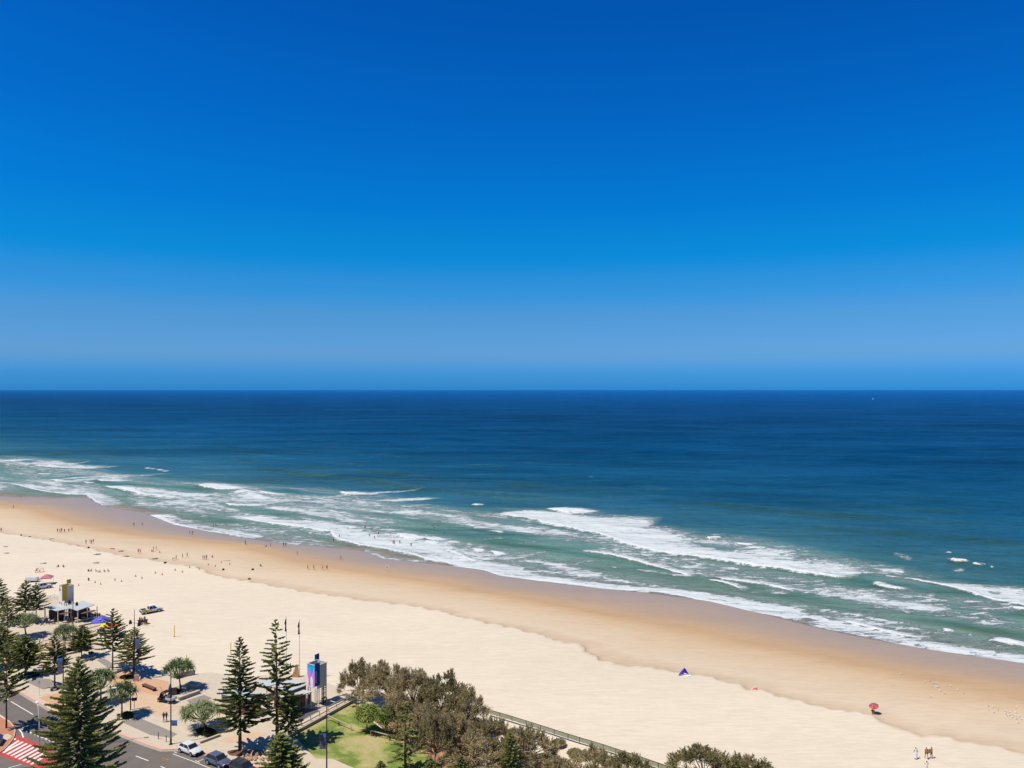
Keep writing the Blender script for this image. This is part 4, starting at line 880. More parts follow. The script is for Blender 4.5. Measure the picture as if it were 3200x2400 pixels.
# ---- right-hand kiosk with the blue bannered tower
O2 = W(990.5, 2212.9); k2 = thing('sign_tower', O2, RZ, 'blue-bannered sign tower with a cyan and magenta picture panel on lattice legs', 'tower')
tower(k2, M_BLUE, True, 'b', True)
kb = thing('beach_kiosk', O2, RZ, 'low grey kiosk with stepped flat roofs left of the blue-bannered tower', 'kiosk')
P = slab_roof(kb, O2, A5, (1360,835), (1080,775), (870,990), 3.15)
for q in (P[0], P[3]): post(kb, q.x-.5, q.y*.93 if q.y > 0 else q.y*.9, 3.0)
lx, ly = P[0].x-.45, P[0].y-.5
for k in range(7): MB().box((lx-.35, ly, .35+k*.40), (.6, .05, .05)).build('rung', M_STEEL, kb)
post(kb, lx-.65, ly, 3.0)
x0, x1 = min(q.x for q in P), max(q.x for q in P); y0, y1 = min(q.y for q in P), max(q.y for q in P)
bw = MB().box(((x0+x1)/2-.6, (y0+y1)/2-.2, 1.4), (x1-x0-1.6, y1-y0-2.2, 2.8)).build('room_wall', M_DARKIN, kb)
for k in range(4): MB().box((x1-1.38, y0+1.7+k*1.15, 1.35), (.05, .85, 1.7)).build('shutter', M_BROWN, bw)
P = slab_roof(kb, O2, A5, (1230,690), (945,555), (800,850), 3.75)
x0, x1 = min(q.x for q in P), max(q.x for q in P); y0, y1 = min(q.y for q in P), max(q.y for q in P)
MB().box(((x0+x1)/2, (y0+y1)/2, 1.75), (x1-x0-1.0, y1-y0-1.0, 3.5)).build('room_wall', M_BROWN, kb)
P = slab_roof(kb, O2, A5, (320,880), (-120,770), (60,1010), 3.3)
x0, x1 = min(q.x for q in P), max(q.x for q in P); y0, y1 = min(q.y for q in P), max(q.y for q in P)
MB().box(((x0+x1)/2, (y0+y1)/2, 1.5), (x1-x0-1.2, y1-y0-1.2, 3.0)).build('room_wall', M_BROWN, kb)
P = slab_roof(kb, O2, A5, (-60,760), (-330,690), (-420,930), 3.0)
x0, x1 = min(q.x for q in P), max(q.x for q in P); y0, y1 = min(q.y for q in P), max(q.y for q in P)
MB().box(((x0+x1)/2, (y0+y1)/2, 1.35), (x1-x0-1.4, y1-y0-1.4, 2.7)).build('room_wall', M_CONC2, kb)
P = slab_roof(kb, O2, A5, (700,640), (420,560), (330,740), 2.6)
for q in P: post(kb, q.x*.96, q.y*.97, 2.5)
# ---- left-hand kiosk with the yellow-bannered tower
O1 = W(201, 1927); k1 = thing('sign_tower', O1, RZ, 'yellow-bannered sign tower of pale ribbed panels at the left kiosk', 'tower')
tower(k1, M_YEL, False, 'y', True)
ka = thing('beach_kiosk', O1, RZ, 'kiosk with two pale flat roofs under the yellow-bannered tower', 'kiosk')
for (a, b, c, z) in (((1570,690), (1290,605), (1215,752), 3.0), ((2055,615), (1790,533), (1670,745), 3.12)):
    P = slab_roof(ka, O1, A1, a, b, c, z)
    x0, x1 = min(q.x for q in P), max(q.x for q in P); y0, y1 = min(q.y for q in P), max(q.y for q in P)
    for (fx, fy) in ((.08, .08), (.92, .08), (.92, .92), (.92, .5), (.08, .92)): post(ka, x0+(x1-x0)*fx, y0+(y1-y0)*fy, 2.88, M_WALLG, .09)
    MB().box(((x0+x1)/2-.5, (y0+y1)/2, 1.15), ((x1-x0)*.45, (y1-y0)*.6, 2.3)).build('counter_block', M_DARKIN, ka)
    MB().box((x1+.25, (y0+y1)/2-.3, 2.25), (1.1, (y1-y0)*.6, .10)).build('awning', M_BROWN, ka)
for (px, py) in A1([(1130,1030), (1400,1050), (1650,980), (1800,960)]):
    q = loc_of(O1, W(px, py)); 
    t = thing('cafe_table', W(px, py), 0, {0: 'cafe table at the left end of the kiosk terrace', 1: 'cafe table under the left kiosk roof', 2: 'cafe table between the two kiosk roofs', 3: 'cafe table under the right kiosk roof'}[[1130,1400,1650,1800].index(round((px)/K))], 'table')
    MB().disc((0, 0, .74), .45, 'z', .04).build('table_top', M_WALLG, t); MB().tube([(0, 0, 0), (0, 0, .72)], .04).build('stem', M_DKST, t)
# ---- concrete steps and low walls
def wall_thing(name, zoom, a, b, hgt, th, label, cat, m=M_CONC2, z0=0.0):
    p, q = W(*zoom([a])[0], z0), W(*zoom([b])[0], z0); d = q-p; c = (p+q)/2
    t = thing(name, c, math.atan2(d.y, d.x), label, cat)
    MB().box((0, 0, hgt/2-.2), (d.length, th, hgt+.4)).build('wall', m, t, bevel=.02)
    MB().box((0, 0, hgt+.04), (d.length+.06, th+.08, .08)).build('coping', M_CONC, t)
    return t
st = thing('concrete_steps', W(*A1([(1950,1000)])[0]), 0, 'long pale concrete steps in front of the left kiosk', 'steps')
for k, (a, b) in enumerate((((1620,1010), (2260,890)), ((1690,1090), (2290,960)), ((1800,1160), (2300,1020)))):
    p, q = W(*A1([a])[0]), W(*A1([b])[0]); d = q-p; c = (p+q)/2-st.location
    MB().box((c.x, c.y, .42-.16*k), (d.length, .75, .16), math.atan2(d.y, d.x)).build('step', M_CONC, st)
    MB().box((c.x, c.y+.25, .17-.08*k), (d.length, .5, .34-.16*k), math.atan2(d.y, d.x)).build('riser', M_CONC2, st)
wall_thing('low_wall', A4, (1790,895), (2230,735), .55, .5, 'low concrete seat wall behind the utility buggy', 'wall')
wall_thing('low_wall', A4, (320,335), (720,205), .40, .45, 'low concrete wall at the foot of the pine beside the grey banner', 'wall')
wall_thing('low_wall', A4, (1720,420), (2140,330), .9, .3, 'tall concrete wall panel behind the forked pandanus', 'wall')
wall_thing('low_wall', A4, (1990,590), (2215,625), .7, 1.6, 'dark sloping concrete block right of the forked pandanus', 'block', M_CONC2)
wall_thing('low_wall', A6, (590,1130), (1020,970), .30, .25, 'thin kerb wall of the planter bed under the leaning pandanus', 'wall')
wall_thing('low_wall', A3, (510,830), (880,740), .35, .4, 'low wall in the shade of the pine above the grey paving', 'wall')
wall_thing('low_wall', A3, (1400,330), (1740,255), .35, .4, 'low wall behind the blue and brown banner', 'wall')
wall_thing('low_wall', A3, (1620,110), (1950,170), .45, .5, 'low wall near the kiosk steps at the edge of the sand', 'wall')
wall_thing('low_wall', A3, (1740,480), (2060,400), .40, .4, 'low wall left of the open pine at the tan plaza', 'wall')
# ---- seawall ramp with handrail beside the lawn
a, b = W(1112, 2186), W(903, 2300); d = b-a; c = (a+b)/2
rw = thing('ramp_wall', c, math.atan2(d.y, d.x), 'long concrete ramp wall with handrail between the slate floor and the lawn', 'wall')
MB().box((0, 0, -.1), (d.length, .55, .9)).build('wall', M_CONC2, rw, bevel=.02)
MB().box((0, 0, .40), (d.length+.1, .75, .10)).build('coping', M_CONC, rw)
MB().box((0, -1.0, .20), (d.length*.94, .5, .42)).build('upper_kerb', M_CONC, rw)
for k in range(8): MB().box((-d.length*.45+k*d.length*.128, -.15, .85), (.10, .10, .85)).build('post', M_CONC2, rw)
MB().tube([(-d.length*.47, -.15, 1.28), (d.length*.47, -.15, 1.28)], .045, 6).build('handrail', M_WALLG, rw)
# ---- railings by the left kiosk
def railing(pts, label, zb=0.0, m=M_WALLG):
    P = [W(x, y, zb) for x, y in pts]; t = thing('railing', P[0], 0, label, 'railing')
    tb = MB(); tb.tube([p-P[0]+Vector((0, 0, 1.05)) for p in P], .045, 6); tb.build('top_rail', m, t)
    tb = MB(); tb.tube([p-P[0]+Vector((0, 0, .35)) for p in P], .03, 6); tb.build('lower_rail', m, t)
    for i in range(len(P)-1):
        n = max(1, int((P[i+1]-P[i]).length/1.6))
        for k in range(n+(1 if i == len(P)-2 else 0)):
            q = P[i].lerp(P[i+1], k/n)-P[0]; MB().tube([q, q+Vector((0, 0, 1.05))], .035, 6).build('post', m, t)
railing(A1([(-60,540), (130,535), (350,530)]), 'grey railing at the left edge above the promenade')
railing(A1([(930,590), (1000,560), (1180,480), (1290,530)]), 'grey railing of the beach ramp behind the yellow-bannered tower')
railing(A1([(1990,850), (2130,905), (2240,960)]), 'dark railing of the deck right of the left kiosk', 0, M_DKST)
# ---- timber rail fence by the lawn, green mesh fence along the dune
M_RAILT = mat('pale_timber', srgb(190, 172, 140), .85, var=.15, scale=4.)
def rail_fence(pts, label):
    P = [W(x, y, -.12) for x, y in pts]; t = thing('rail_fence', P[0], 0, label, 'fence')
    for i in range(len(P)-1):
        a, b = P[i]-P[0], P[i+1]-P[0]; d = b-a; c = (a+b)/2
        MB().box((c.x, c.y, .85), (d.length, .09, .14), math.atan2(d.y, d.x)).build('rail', M_RAILT, t)
        n = max(1, int(d.length/2.2))
        for k in range(n+1):
            q = a.lerp(b, k/n); MB().box((q.x, q.y, .4), (.12, .12, .8)).build('post', M_RAILT, t)
rail_fence(Z4([(345,835), (440,880), (545,925)]), 'pale timber rail fence at the head of the lawn')
rail_fence(Z4([(715,965), (880,1010), (960,1025)]), 'short timber rail under the dark green pandanus')
M_MESH = mat('green_mesh', srgb(150, 150, 126), .9, var=.15, scale=3.)
FP = [(1525,2216), (1600,2238), (1690,2266), (1775,2293), (1885,2326), (2007,2366), (2110,2402), (2260,2450)]
P = [W(x, y, .33) for x, y in FP]; P = [Vector((p.x, p.y, -.55)) for p in P]
mf = thing('mesh_fence', P[0], 0, 'long green mesh fence between the dune scrub and the open sand', 'fence')
for i in range(len(P)-1):
    n = max(1, round((P[i+1]-P[i]).length/2.4))
    for k in range(n):
        a = P[i].lerp(P[i+1], k/n)-P[0]; b = P[i].lerp(P[i+1], (k+1)/n)-P[0]; d = b-a; c = (a+b)/2; rz = math.atan2(d.y, d.x)
        MB().box((c.x, c.y, .50), (d.length-.08, .02, .66), rz).build('mesh_panel', M_MESH, mf)
        MB().box((a.x, a.y, .45), (.07, .07, .9), rz).build('post', M_DKST, mf)
        MB().box((c.x, c.y, .86), (d.length-.07, .05, .06), rz).build('top_rail', M_DKST, mf)
# ---- posts: lamp masts with banners and floodlights
M_BAN1 = mat('banner_blue_brown', srgb(96, 92, 104), .8, var=.3, scale=.9)
M_BANB = mat('banner_blue', srgb(70, 120, 190), .8, var=.1)
M_BANG = mat('banner_grey', srgb(96, 96, 106), .8, var=.2, scale=1.)
def lamp_mast(base, top_y, label, spots=None, banner=None, lanterns=0):
    p = W(*base); h = (base[1]-top_y)/(base[1]-HZ)*H
    t = thing('lamp_mast', p, 0, label, 'lamp post', 'dark lamp masts along the promenade')
    MB().tube([(0, 0, 0), (0, 0, .9), (0, 0, .95), (0, 0, h*.6), (0, 0, h)], [.15, .15, .11, .085, .05], 8).build('pole', M_DKST, t, True)
    MB().box((0, 0, .03), (.5, .5, .06)).build('base_plate', M_DKST, t)
    if spots:
        arm = MB().tube([(-.8, 0, h*spots), (.9, 0, h*spots-.25)], .035, 6).build('arm', M_DKST, t)
        for (x, dz) in ((-.75, .05), (.85, -.35)):
            sp = MB().box((x, 0, h*spots+dz), (.55, .5, .7), .5, .6).build('floodlight', M_BLACK, t)
            MB().box((x, -.26, h*spots+dz), (.30, .03, .35), .0).build('lens', M_GLASS, sp)
    if banner:
        z0, z1, sd, m = banner
        bn = MB().box((sd*.55, 0, (z0+z1)/2), (.85, .03, z1-z0), .0).build('banner', m, t)
        MB().box((sd*.55, 0, z1-.22), (.86, .04, .5), .0).build('banner_top', M_BANB, bn)
        for z in (z0, z1): MB().tube([(0, 0, z), (sd*1.0, 0, z)], .025, 6).build('bracket', M_DKST, t)
    return t
lamp_mast((197.5,2211), 1993, 'dark lamp mast with a blue-topped banner behind the large foreground pine', None, (5.9, 8.5, -1, M_BAN1))
lamp_mast((228,2022), 1851, 'dark lamp mast with floodlights in front of the left kiosk', .82)
lamp_mast((420,2126), 1905, 'dark lamp mast with floodlights and a grey banner at the edge of the sand', .82, (5.9, 7.8, 1, M_BANG))
lamp_mast((534,2326), 2070, 'tall dark lamp mast at the kerb behind the white car', None, (2.9, 3.7, 1, M_BANG))
lamp_mast((1021,2440), 2178, 'dark lamp mast with a blue-topped banner on the lawn', .52, (4.5, 6.6, -1, M_BAN1))
# lantern post with two hooked arms
t = thing('lantern_post', W(408, 2218.5), 0, 'short black post with hooked lantern arms beside the tan plaza', 'lamp post')
MB().tube([(0, 0, 0), (0, 0, 5.0)], [.11, .06], 8).build('pole', M_BLACK, t)
for (z, r_) in ((4.2, .9), (3.1, .5)):
    pts = [(.0, 0, z-.6)]+[(r_*.5*(1-math.cos(a))+.05, 0, z+.35*math.sin(a)) for a in (0.3, .9, 1.6, 2.3, 3.0)]
    ar = MB().tube(pts, .03, 6).build('arm', M_BLACK, t); MB().tube([(r_+.04, 0, z-.0), (r_+.04, 0, z-.3)], [.06, .14], 8).build('lantern', M_BLACK, ar)
MB().disc((0, 0, 5.06), .16, 'z', .14).build('cap', M_PRINTW, t)
t = thing('street_sign', W(420, 2217), 0, 'black sign board on a thin post beside the lantern post', 'sign')
MB().tube([(0, 0, 0), (0, 0, 1.6)], .04, 6).build('post', M_BLACK, t); MB().box((0, 0, 1.75), (.8, .06, .55), .4).build('board', M_BLACK, t)
# grey street lights
M_GALV = mat('galvanised_steel', srgb(196, 192, 184), .5, var=.06)
def street_light(base, h, arm, label, m=M_GALV):
    t = thing('street_light', W(*base), 0, label, 'street light')
    ax, ay = arm
    MB().tube([(0, 0, 0), (0, 0, h*.62), (ax*.10, ay*.10, h*.75), (ax*.4, ay*.4, h*.92), (ax*.8, ay*.8, h)], [.10, .085, .075, .065, .055], 8).build('pole', m, t, True)
    MB().box((ax*.95, ay*.95, h+.03), (.75, .32, .16), math.atan2(ay, ax)).build('lamp_head', M_PRINTW, t, bevel=.05)
street_light((123,2348), 7.0, (-1.1, 1.2), 'pale grey street light with a curved neck beside the crossing')
street_light((283,2330), 8.6, (3.4, .8), 'cream street light whose curved arm reaches over the plaza', mat('cream_steel', srgb(214, 204, 178), .5, var=.05))
t = thing('street_sign', W(122.5, 2174), 0, 'small pale blue sign on a thin post at the kerb', 'sign')
MB().tube([(0, 0, 0), (0, 0, 2.6)], .035, 6).build('post', M_WALLG, t); MB().box((0, 0, 2.45), (.35, .05, .55), .3).build('board', mat('pale_blue_sign', srgb(170, 196, 220), .5), t)
for k, (x, y, lb) in enumerate([(1825,1325,'left'), (1915,1360,'right')]):
    q = W(*Z2([(x, y)])[0]); t = thing('bollard', q, 0, f'thin dark bollard on the footpath edge, {lb} of the two', 'bollard', 'footpath bollards'); MB().tube([(0, 0, 0), (0, 0, .95)], [.06, .055], 8).build('post', M_DKST, t); MB().disc((0, 0, .97), .075, 'z', .05).build('cap', M_BLACK, t)
t = thing('litter_bin', W(370, 2250), 0, 'pale green litter bin at the end of the planter shadow', 'bin')
MB().tube([(0, 0, 0), (0, 0, .85)], [.24, .27], 12).build('body', mat('pale_green_paint', srgb(150, 165, 130), .6), t); MB().tube([(0, 0, .86), (0, 0, .95), (0, 0, 1.02)], [.29, .26, .12], 12).build('lid', M_DKST, t)
# benches and loose bits on the plaza
def bench(a, b, label, m=M_BROWN, wd=.75, hgt=.48):
    p, q = W(*a), W(*b); d = q-p; t = thing('plank_bench', (p+q)/2, math.atan2(d.y, d.x), label, 'bench')
    for k in range(3): MB().box((0, (k-1)*wd/3, hgt), (d.length, wd/3-.03, .07)).build('plank', m, t)
    for s_ in (-1, 1): MB().box((s_*d.length*.44, 0, hgt/2-.02), (.25, wd*.8, hgt-.04)).build('leg', M_DKST, t)
bench((448,2145), (485,2160), 'long brown timber bench on the tan plaza')
bench((160,2160), (183,2153), 'brown timber bench at the foot of the pine by the left banner', M_BROWN, .6)
t = thing('hoop_seat', W(499, 2160), .3, 'bent grey hoop stand beside the long brown bench', 'stand')
MB().tube([(-.5, 0, .75), (0, 0, .8), (.25, 0, .45), (.3, 0, 0)], .05, 6).build('hoop', M_WALLG, t); MB().disc((.3, 0, .02), .14, 'z', .04).build('foot', M_WALLG, t)
t = thing('notice_board', W(427, 2129), .1, 'pinkish notice board with dark bands at the foot of the floodlit mast', 'sign')
bd = MB().box((0, 0, .72), (.85, .10, 1.2)).build('board', mat('pinkish_board', srgb(200, 160, 158), .7), t)
for z in (.45, .85): MB().box((0, -.055, z), (.84, .012, .10)).build('band', M_BROWN, bd)
for s_ in (-1, 1): MB().box((s_*.36, 0, .06), (.08, .3, .12)).build('foot', M_DKST, t)
# flag poles, beach posts, upright timber sculpture
M_FLAG = mat('dark_flag_cloth', srgb(66, 40, 44), .9, var=.3, scale=3.)
for (x, yb, yt, lb) in [(1376, 690, 95, 'left'), (1513, 715, 125, 'right')]:
    (px, py), = Z3([(x, yb)]); (_, pt), = Z3([(x, yt)]); p = W(px, py); h = (py-pt)/(py-HZ)*H
    t = thing('flagpole', p, 0, f'white flagpole with a furled dark flag, {lb} of the pair', 'flagpole', 'flagpoles beside the kiosk')
    MB().tube([(0, 0, 0), (0, 0, h)], [.07, .035], 8).build('pole', M_STEEL, t); MB().disc((0, 0, h+.05), .08, 'z', .1).build('finial', M_STEEL, t)
    MB().tube([(-.08, 0, h-.3), (-.20, .05, h-1.2), (-.13, -.03, h-1.9), (-.10, 0, h-2.7)], [.06, .20, .12, .20], 7).build('flag', M_FLAG, t, True)
for (px, py, hh, lb) in [(544.8,1989.5,2.6,'yellow post standing alone on the open sand'), (583,2090,2.8,'yellow post just behind the forked pandanus'), (721,2046,2.6,'yellow post behind the tall pine on the sand')]:
    q = S(px, py); t = thing('yellow_post', q, 0, lb, 'post', 'yellow posts on the sand'); MB().tube([(0, 0, -.3), (0, 0, hh)], .085, 8).build('post', M_YPOST, t); MB().disc((0, 0, .02), .16, 'z', .08).build('base', M_DKST, t)
t = thing('timber_sculpture', W(*A5([(985,525)])[0]), RZ+.5, 'pointed brown upright slab beside the flagpoles', 'sculpture')
sb = MB(); pts = [(-.75, 0), (.70, 0), (.62, 1.6), (.45, 2.35), (.12, 2.45), (-.10, 1.6), (-.45, .7)]
sb.add([(a, -.14, z) for a, z in pts]+[(a, .14, z) for a, z in pts], [tuple(range(len(pts))), tuple(range(2*len(pts)-1, len(pts)-1, -1))]+[(i, i+len(pts), (i+1) % len(pts)+len(pts), (i+1) % len(pts)) for i in range(len(pts))])
slab = sb.build('slab', mat('warm_timber', srgb(186, 142, 100), .8, var=.12, scale=2.), t)
for (x, z) in ((.25, 1.5), (.1, .9)): MB().disc((x, -.15, z), .07, 'y', .02).build('bolt', M_DKST, slab)
# dark blue cabinet at the left edge: unidentified shape, set low to shorten its shadow
c = W(-40, 2330); t = thing('blue_stand_in', c, 0, 'low dark blue cabinet at the left edge on the corner pavement, stand-in for an unknown blue top', 'cuboid')
q = [W(x, y, .9)-c for x, y in A7([(-420,720), (75,950), (-20,1075), (-520,850)])]
MB().prism([(v.x*.97, v.y*.97) for v in q], 0, .84).build('body', M_CONC2, t)
MB().prism([(v.x, v.y) for v in q], .85, .90).build('lid', mat('navy_paint', srgb(30, 44, 100), .6), t)
# picnic rocks: a border of loose boulders in the bed behind the cars
M_ROCK = mat('tan_rock', srgb(176, 142, 110), .9, var=.2, scale=2.5)
rn = random.Random(77)
def rock_mesh(seed):
    r2 = random.Random(seed); bm = bmesh.new(); bmesh.ops.create_icosphere(bm, subdivisions=2, radius=.5)
    for v in bm.verts: v.co *= r2.uniform(.75, 1.15); v.co.z *= .7
    me = bpy.data.meshes.new('stone'); bm.to_mesh(me); bm.free(); me.materials.append(M_ROCK); return me
RK = [rock_mesh(k) for k in range(4)]
bed = thing('rock_border', W(810, 2362), 0, 'border of loose tan boulders behind the dark car', 'rocks')
for k in range(34):
    (px, py), = A6([(1480+rn.uniform(0, 620)+rn.uniform(-60, 60), 1300+rn.uniform(0, 210))]); q = W(px, py)-bed.location
    o = bpy.data.objects.new('stone', RK[k % 4]); link(o, bed); o.location = (q.x, q.y, .12); o.rotation_euler = (0, 0, k); s_ = rn.uniform(.5, 1.15); o.scale = (s_, s_*.8, s_*.8)
t = thing('mulch_bed', W(745, 2352), 0, 'round brown mulch bed at the foot of the tall pine', 'mulch')
MB().add([(1.7*math.cos(a)*(1+.12*math.sin(3*a)), 1.1*math.sin(a), .012) for a in [2*math.pi*i/20 for i in range(20)]]+[(0, 0, .16)], [(i, (i+1) % 20, 20) for i in range(20)]).build('mulch', mat('mulch', srgb(110, 78, 56), .95, var=.35, scale=6., bump=.04), t)

# ================================================================== VEHICLES
M_TYRE = mat('tyre_rubber', srgb(34, 32, 32), .9, var=.15)
M_RIM = mat('alloy_rim', srgb(170, 168, 166), .35, metal=.6, var=.05)
M_HEADL = mat('headlight_glass', srgb(216, 220, 224), .15, var=.03, spec=.8)
M_TAIL = mat('tail_light_red', srgb(170, 24, 20), .3, var=.05)
M_WCAR = mat('white_car_paint', srgb(214, 212, 208), .28, var=.02, spec=.6)
M_BCAR = mat('slate_blue_car_paint', srgb(92, 98, 122), .28, var=.03, spec=.6, metal=.15)
M_DCAR = mat('dark_grey_car_paint', srgb(58, 58, 62), .3, var=.04, spec=.6)
M_BLKPL = mat('black_plastic', srgb(28, 27, 27), .6, var=.1)
def ring_loft(mb, st):
    rings = []
    for (x, w_, zb, zt) in st:
        r_ = [(x, -w_*.86, zb), (x, -w_, zb+.20), (x, -w_*1.0, zt-.18), (x, -w_*.90, zt), (x, w_*.90, zt), (x, w_, zt-.18), (x, w_, zb+.20), (x, w_*.86, zb)]
        rings.append(r_)
    n = 8; v = [p for r_ in rings for p in r_]
    f = [(i*n+k, i*n+(k+1) % n, (i+1)*n+(k+1) % n, (i+1)*n+k) for i in range(len(st)-1) for k in range(n)]
    f += [tuple(range(n)), tuple(range((len(st)-1)*n+n-1, (len(st)-1)*n-1, -1))]
    return mb.add(v, f)
def wheels(t, xs, half, r=.33, wd=.22):
    for x in xs:
        for s_ in (-1, 1):
            wo = thing_part('wheel', t)
            MB().disc((x, s_*(half-wd/2+.02), r), r, 'y', wd, 18).build('tyre', M_TYRE, wo)
            MB().disc((x, s_*(half+.025), r), r*.64, 'y', .05, 12).build('rim', M_RIM, wo)
def thing_part(name, parent):
    o = bpy.data.objects.new(name, None); o.empty_display_size = .1; return link(o, parent)
def quad_panel(name, m, parent, a, b, c, d, th=.02):
    a, b, c, d = map(Vector, (a, b, c, d)); n = (b-a).cross(d-a).normalized()*th
    return MB().add([a, b, c, d, a-n, b-n, c-n, d-n], [(0, 1, 2, 3), (7, 6, 5, 4), (0, 4, 5, 1), (1, 5, 6, 2), (2, 6, 7, 3), (3, 7, 4, 0)]).build(name, m, parent)
def vehicle(name, loc, rz, label, paint, L=4.3, Wd=1.78, roof=1.48, belt=.95, hood=.80, cab=(-1.75, .95), top=(-1.25, .25), clear=.24, ute=False, rails=False, cladding=False, extra=None, cat='car', wr=.33):
    t = thing(name, loc, rz, label, cat); h = Wd/2; l = L/2
    st = [(-l, h*.84, clear+.14, belt-.10), (-l+.15, h*.95, clear, belt), (-l*.6, h, clear, belt), (0, h, clear, belt-.01), (cab[1], h, clear, belt-.02), (l*.72, h*.97, clear, hood), (l-.22, h*.92, clear, hood-.08), (l, h*.80, clear+.12, hood-.24)]
    body = ring_loft(MB(), st).build('body', paint, t, True, .0)
    m = body.modifiers.new('bevel', 'BEVEL'); m.width = .06; m.segments = 2; m.limit_method = 'ANGLE'; m.angle_limit = .5
    # greenhouse
    rb, fb = cab; rt, ft = top; w0, w1 = h*.90, h*.76; zr = roof-.05
    A = [(rb, -w0, belt-.01), (fb, -w0, belt-.03), (ft, -w1, zr), (rt, -w1, zr)]; B = [(x, -y, z) for x, y, z in A]
    core = MB().add([(x*.985, y*.97, z-.03) for x, y, z in A+B], [(0, 1, 2, 3), (7, 6, 5, 4), (0, 4, 5, 1), (1, 5, 6, 2), (2, 6, 7, 3), (3, 7, 4, 0)]).build('cabin', M_BLKPL, t)
    lerp = lambda p, q, k: tuple(p[i]+(q[i]-p[i])*k for i in range(3))
    for s_, Q in ((-1, A), (1, B)):
        e = lambda p: (p[0], p[1]+s_*.012, p[2])
        for (k0, k1) in ((.07, .46), (.50, .90)):
            a, b = lerp(Q[0], Q[1], k0), lerp(Q[0], Q[1], k1); c, d = lerp(Q[3], Q[2], k1+.02), lerp(Q[3], Q[2], k0+.04)
            P = [lerp(a, d, .10), lerp(b, c, .10), lerp(b, c, .90), lerp(a, d, .90)]
            if s_ > 0: P = P[::-1]
            quad_panel('side_window', M_GLASS, t, *[e(p) for p in P])
        for k in (0.0, .48, 1.0):
            MB().tube([lerp(Q[0], Q[1], k), lerp(Q[3], Q[2], k)], .045, 5).build('pillar', paint, t)
    quad_panel('windscreen', M_GLASS, t, *[(x+.02, y*.90, z) for x, y, z in (lerp(A[1], A[2], .06), lerp(B[1], B[2], .06), lerp(B[1], B[2], .93), lerp(A[1], A[2], .93))])
    quad_panel('rear_window', M_GLASS, t, *[(x-.02, y*.86, z) for x, y, z in (lerp(B[0], B[3], .15), lerp(A[0], A[3], .15), lerp(A[0], A[3], .9), lerp(B[0], B[3], .9))])
    rf = MB().add([(rt-.10, -w1*1.0, zr-.03), (ft+.10, -w1*1.0, zr-.03), (ft+.10, w1, zr-.03), (rt-.10, w1, zr-.03), (rt+.05, -w1*.86, roof), (ft-.08, -w1*.86, roof), (ft-.08, w1*.86, roof), (rt+.05, w1*.86, roof)], [(0, 3, 2, 1), (4, 5, 6, 7), (0, 1, 5, 4), (1, 2, 6, 5), (2, 3, 7, 6), (3, 0, 4, 7)]).build('roof', paint, t, False, .02)
    if rails:
        for s_ in (-1, 1): MB().tube([(rt, s_*w1*.86, roof+.06), (ft-.1, s_*w1*.86, roof+.06)], .025, 6).build('roof_rail', M_BLKPL, rf)
        for k in range(3): MB().box((rt+.3+k*(ft-rt-.5)/2, 0, roof+.07), (.06, w1*1.7, .04)).build('roof_bar', M_RIM, rf)
    for s_ in (-1, 1):
        MB().box((l-.12, s_*h*.66, hood-.22), (.20, .36, .14), s_*-.35).build('headlight', M_HEADL, t)
        MB().box((-l+.05, s_*h*.74, belt-.22), (.12, .26, .20)).build('tail_light', M_TAIL, t)
        MB().box((cab[1]-.28, s_*(h+.07), belt+.05), (.14, .20, .13)).build('mirror', paint, t)
        MB().box((-.15, s_*(h+.005), belt-.17), (.16, .02, .035)).build('door_handle', M_RIM, t)
    MB().box((l-.03, 0, clear+.18), (.14, Wd*.62, .20)).build('grille', M_BLKPL, t)
    MB().box((0, 0, clear+.0), (L*.86, Wd*.90, .14)).build('sill', M_BLKPL if cladding else M_DKST, t)
    MB().box((l+.015, 0, clear+.34), (.03, .40, .10)).build('number_plate', M_PRINTW, t)
    wheels(t, (-L*.295, L*.305), h, wr)
    for x in (-L*.295, L*.305):
        for s_ in (-1, 1): MB().disc((x, s_*(h-.02), wr+.02), wr*1.18, 'y', .05, 16).build('wheel_arch', M_BLKPL, t)
    if ute:
        tr = MB().box((-l+.72, 0, belt+.012), (1.25, Wd*.80, .03)).build('tray', M_BLKPL, t)
        for s_ in (-1, 1): MB().box((-l+.72, s_*h*.89, belt+.05), (1.40, .07, .12)).build('tray_side', paint, tr)
        MB().box((-l+.05, 0, belt+.05), (.07, Wd*.80, .12)).build('tailgate', paint, tr)
    if extra: extra(t)
    return t
def on_wheels(a, b, half, L, ground):
    """pose from the ground contact of the two near-side wheels (rear, front)"""
    p, q = ground(*a), ground(*b); d = (q-p); d.z = 0; d.normalize()
    n = Vector((-d.y, d.x, 0))                     # left of the car
    # the side that faces the camera
    mid = (p+q)/2; s_ = 1 if n.dot(Vector((-mid.x, -mid.y, 0))) > 0 else -1
    c = mid-n*s_*(half-.10); return Vector((c.x, c.y, (p.z+q.z)/2)), math.atan2(d.y, d.x)
RG = lambda x, y: W(x, y, -.125)
c, rz = on_wheels((564.6,2351.7), (596.4,2364.3), .88, 4.3, RG)
vehicle('hatchback_car', c, rz, 'white hatchback parked at the kerb, leftmost of the three cars', M_WCAR)
c, rz = on_wheels((650,2389.3), (684.7,2403), .9, 4.4, RG)
vehicle('suv_car', c, rz, 'slate blue compact SUV parked between the white and the dark car', M_BCAR, 4.4, 1.82, 1.60, 1.02, .92, (-1.85, .95), (-1.35, .25), .30, cladding=True, wr=.36)
c, rz = on_wheels((729.5,2416), (764,2430), .9, 4.5, RG)
vehicle('suv_car', c, rz, 'dark grey SUV with roof bars, cut off by the lower edge', M_DCAR, 4.5, 1.82, 1.70, 1.05, .98, (-2.0, 1.0), (-1.8, .35), .30, rails=True, cladding=True, wr=.37)
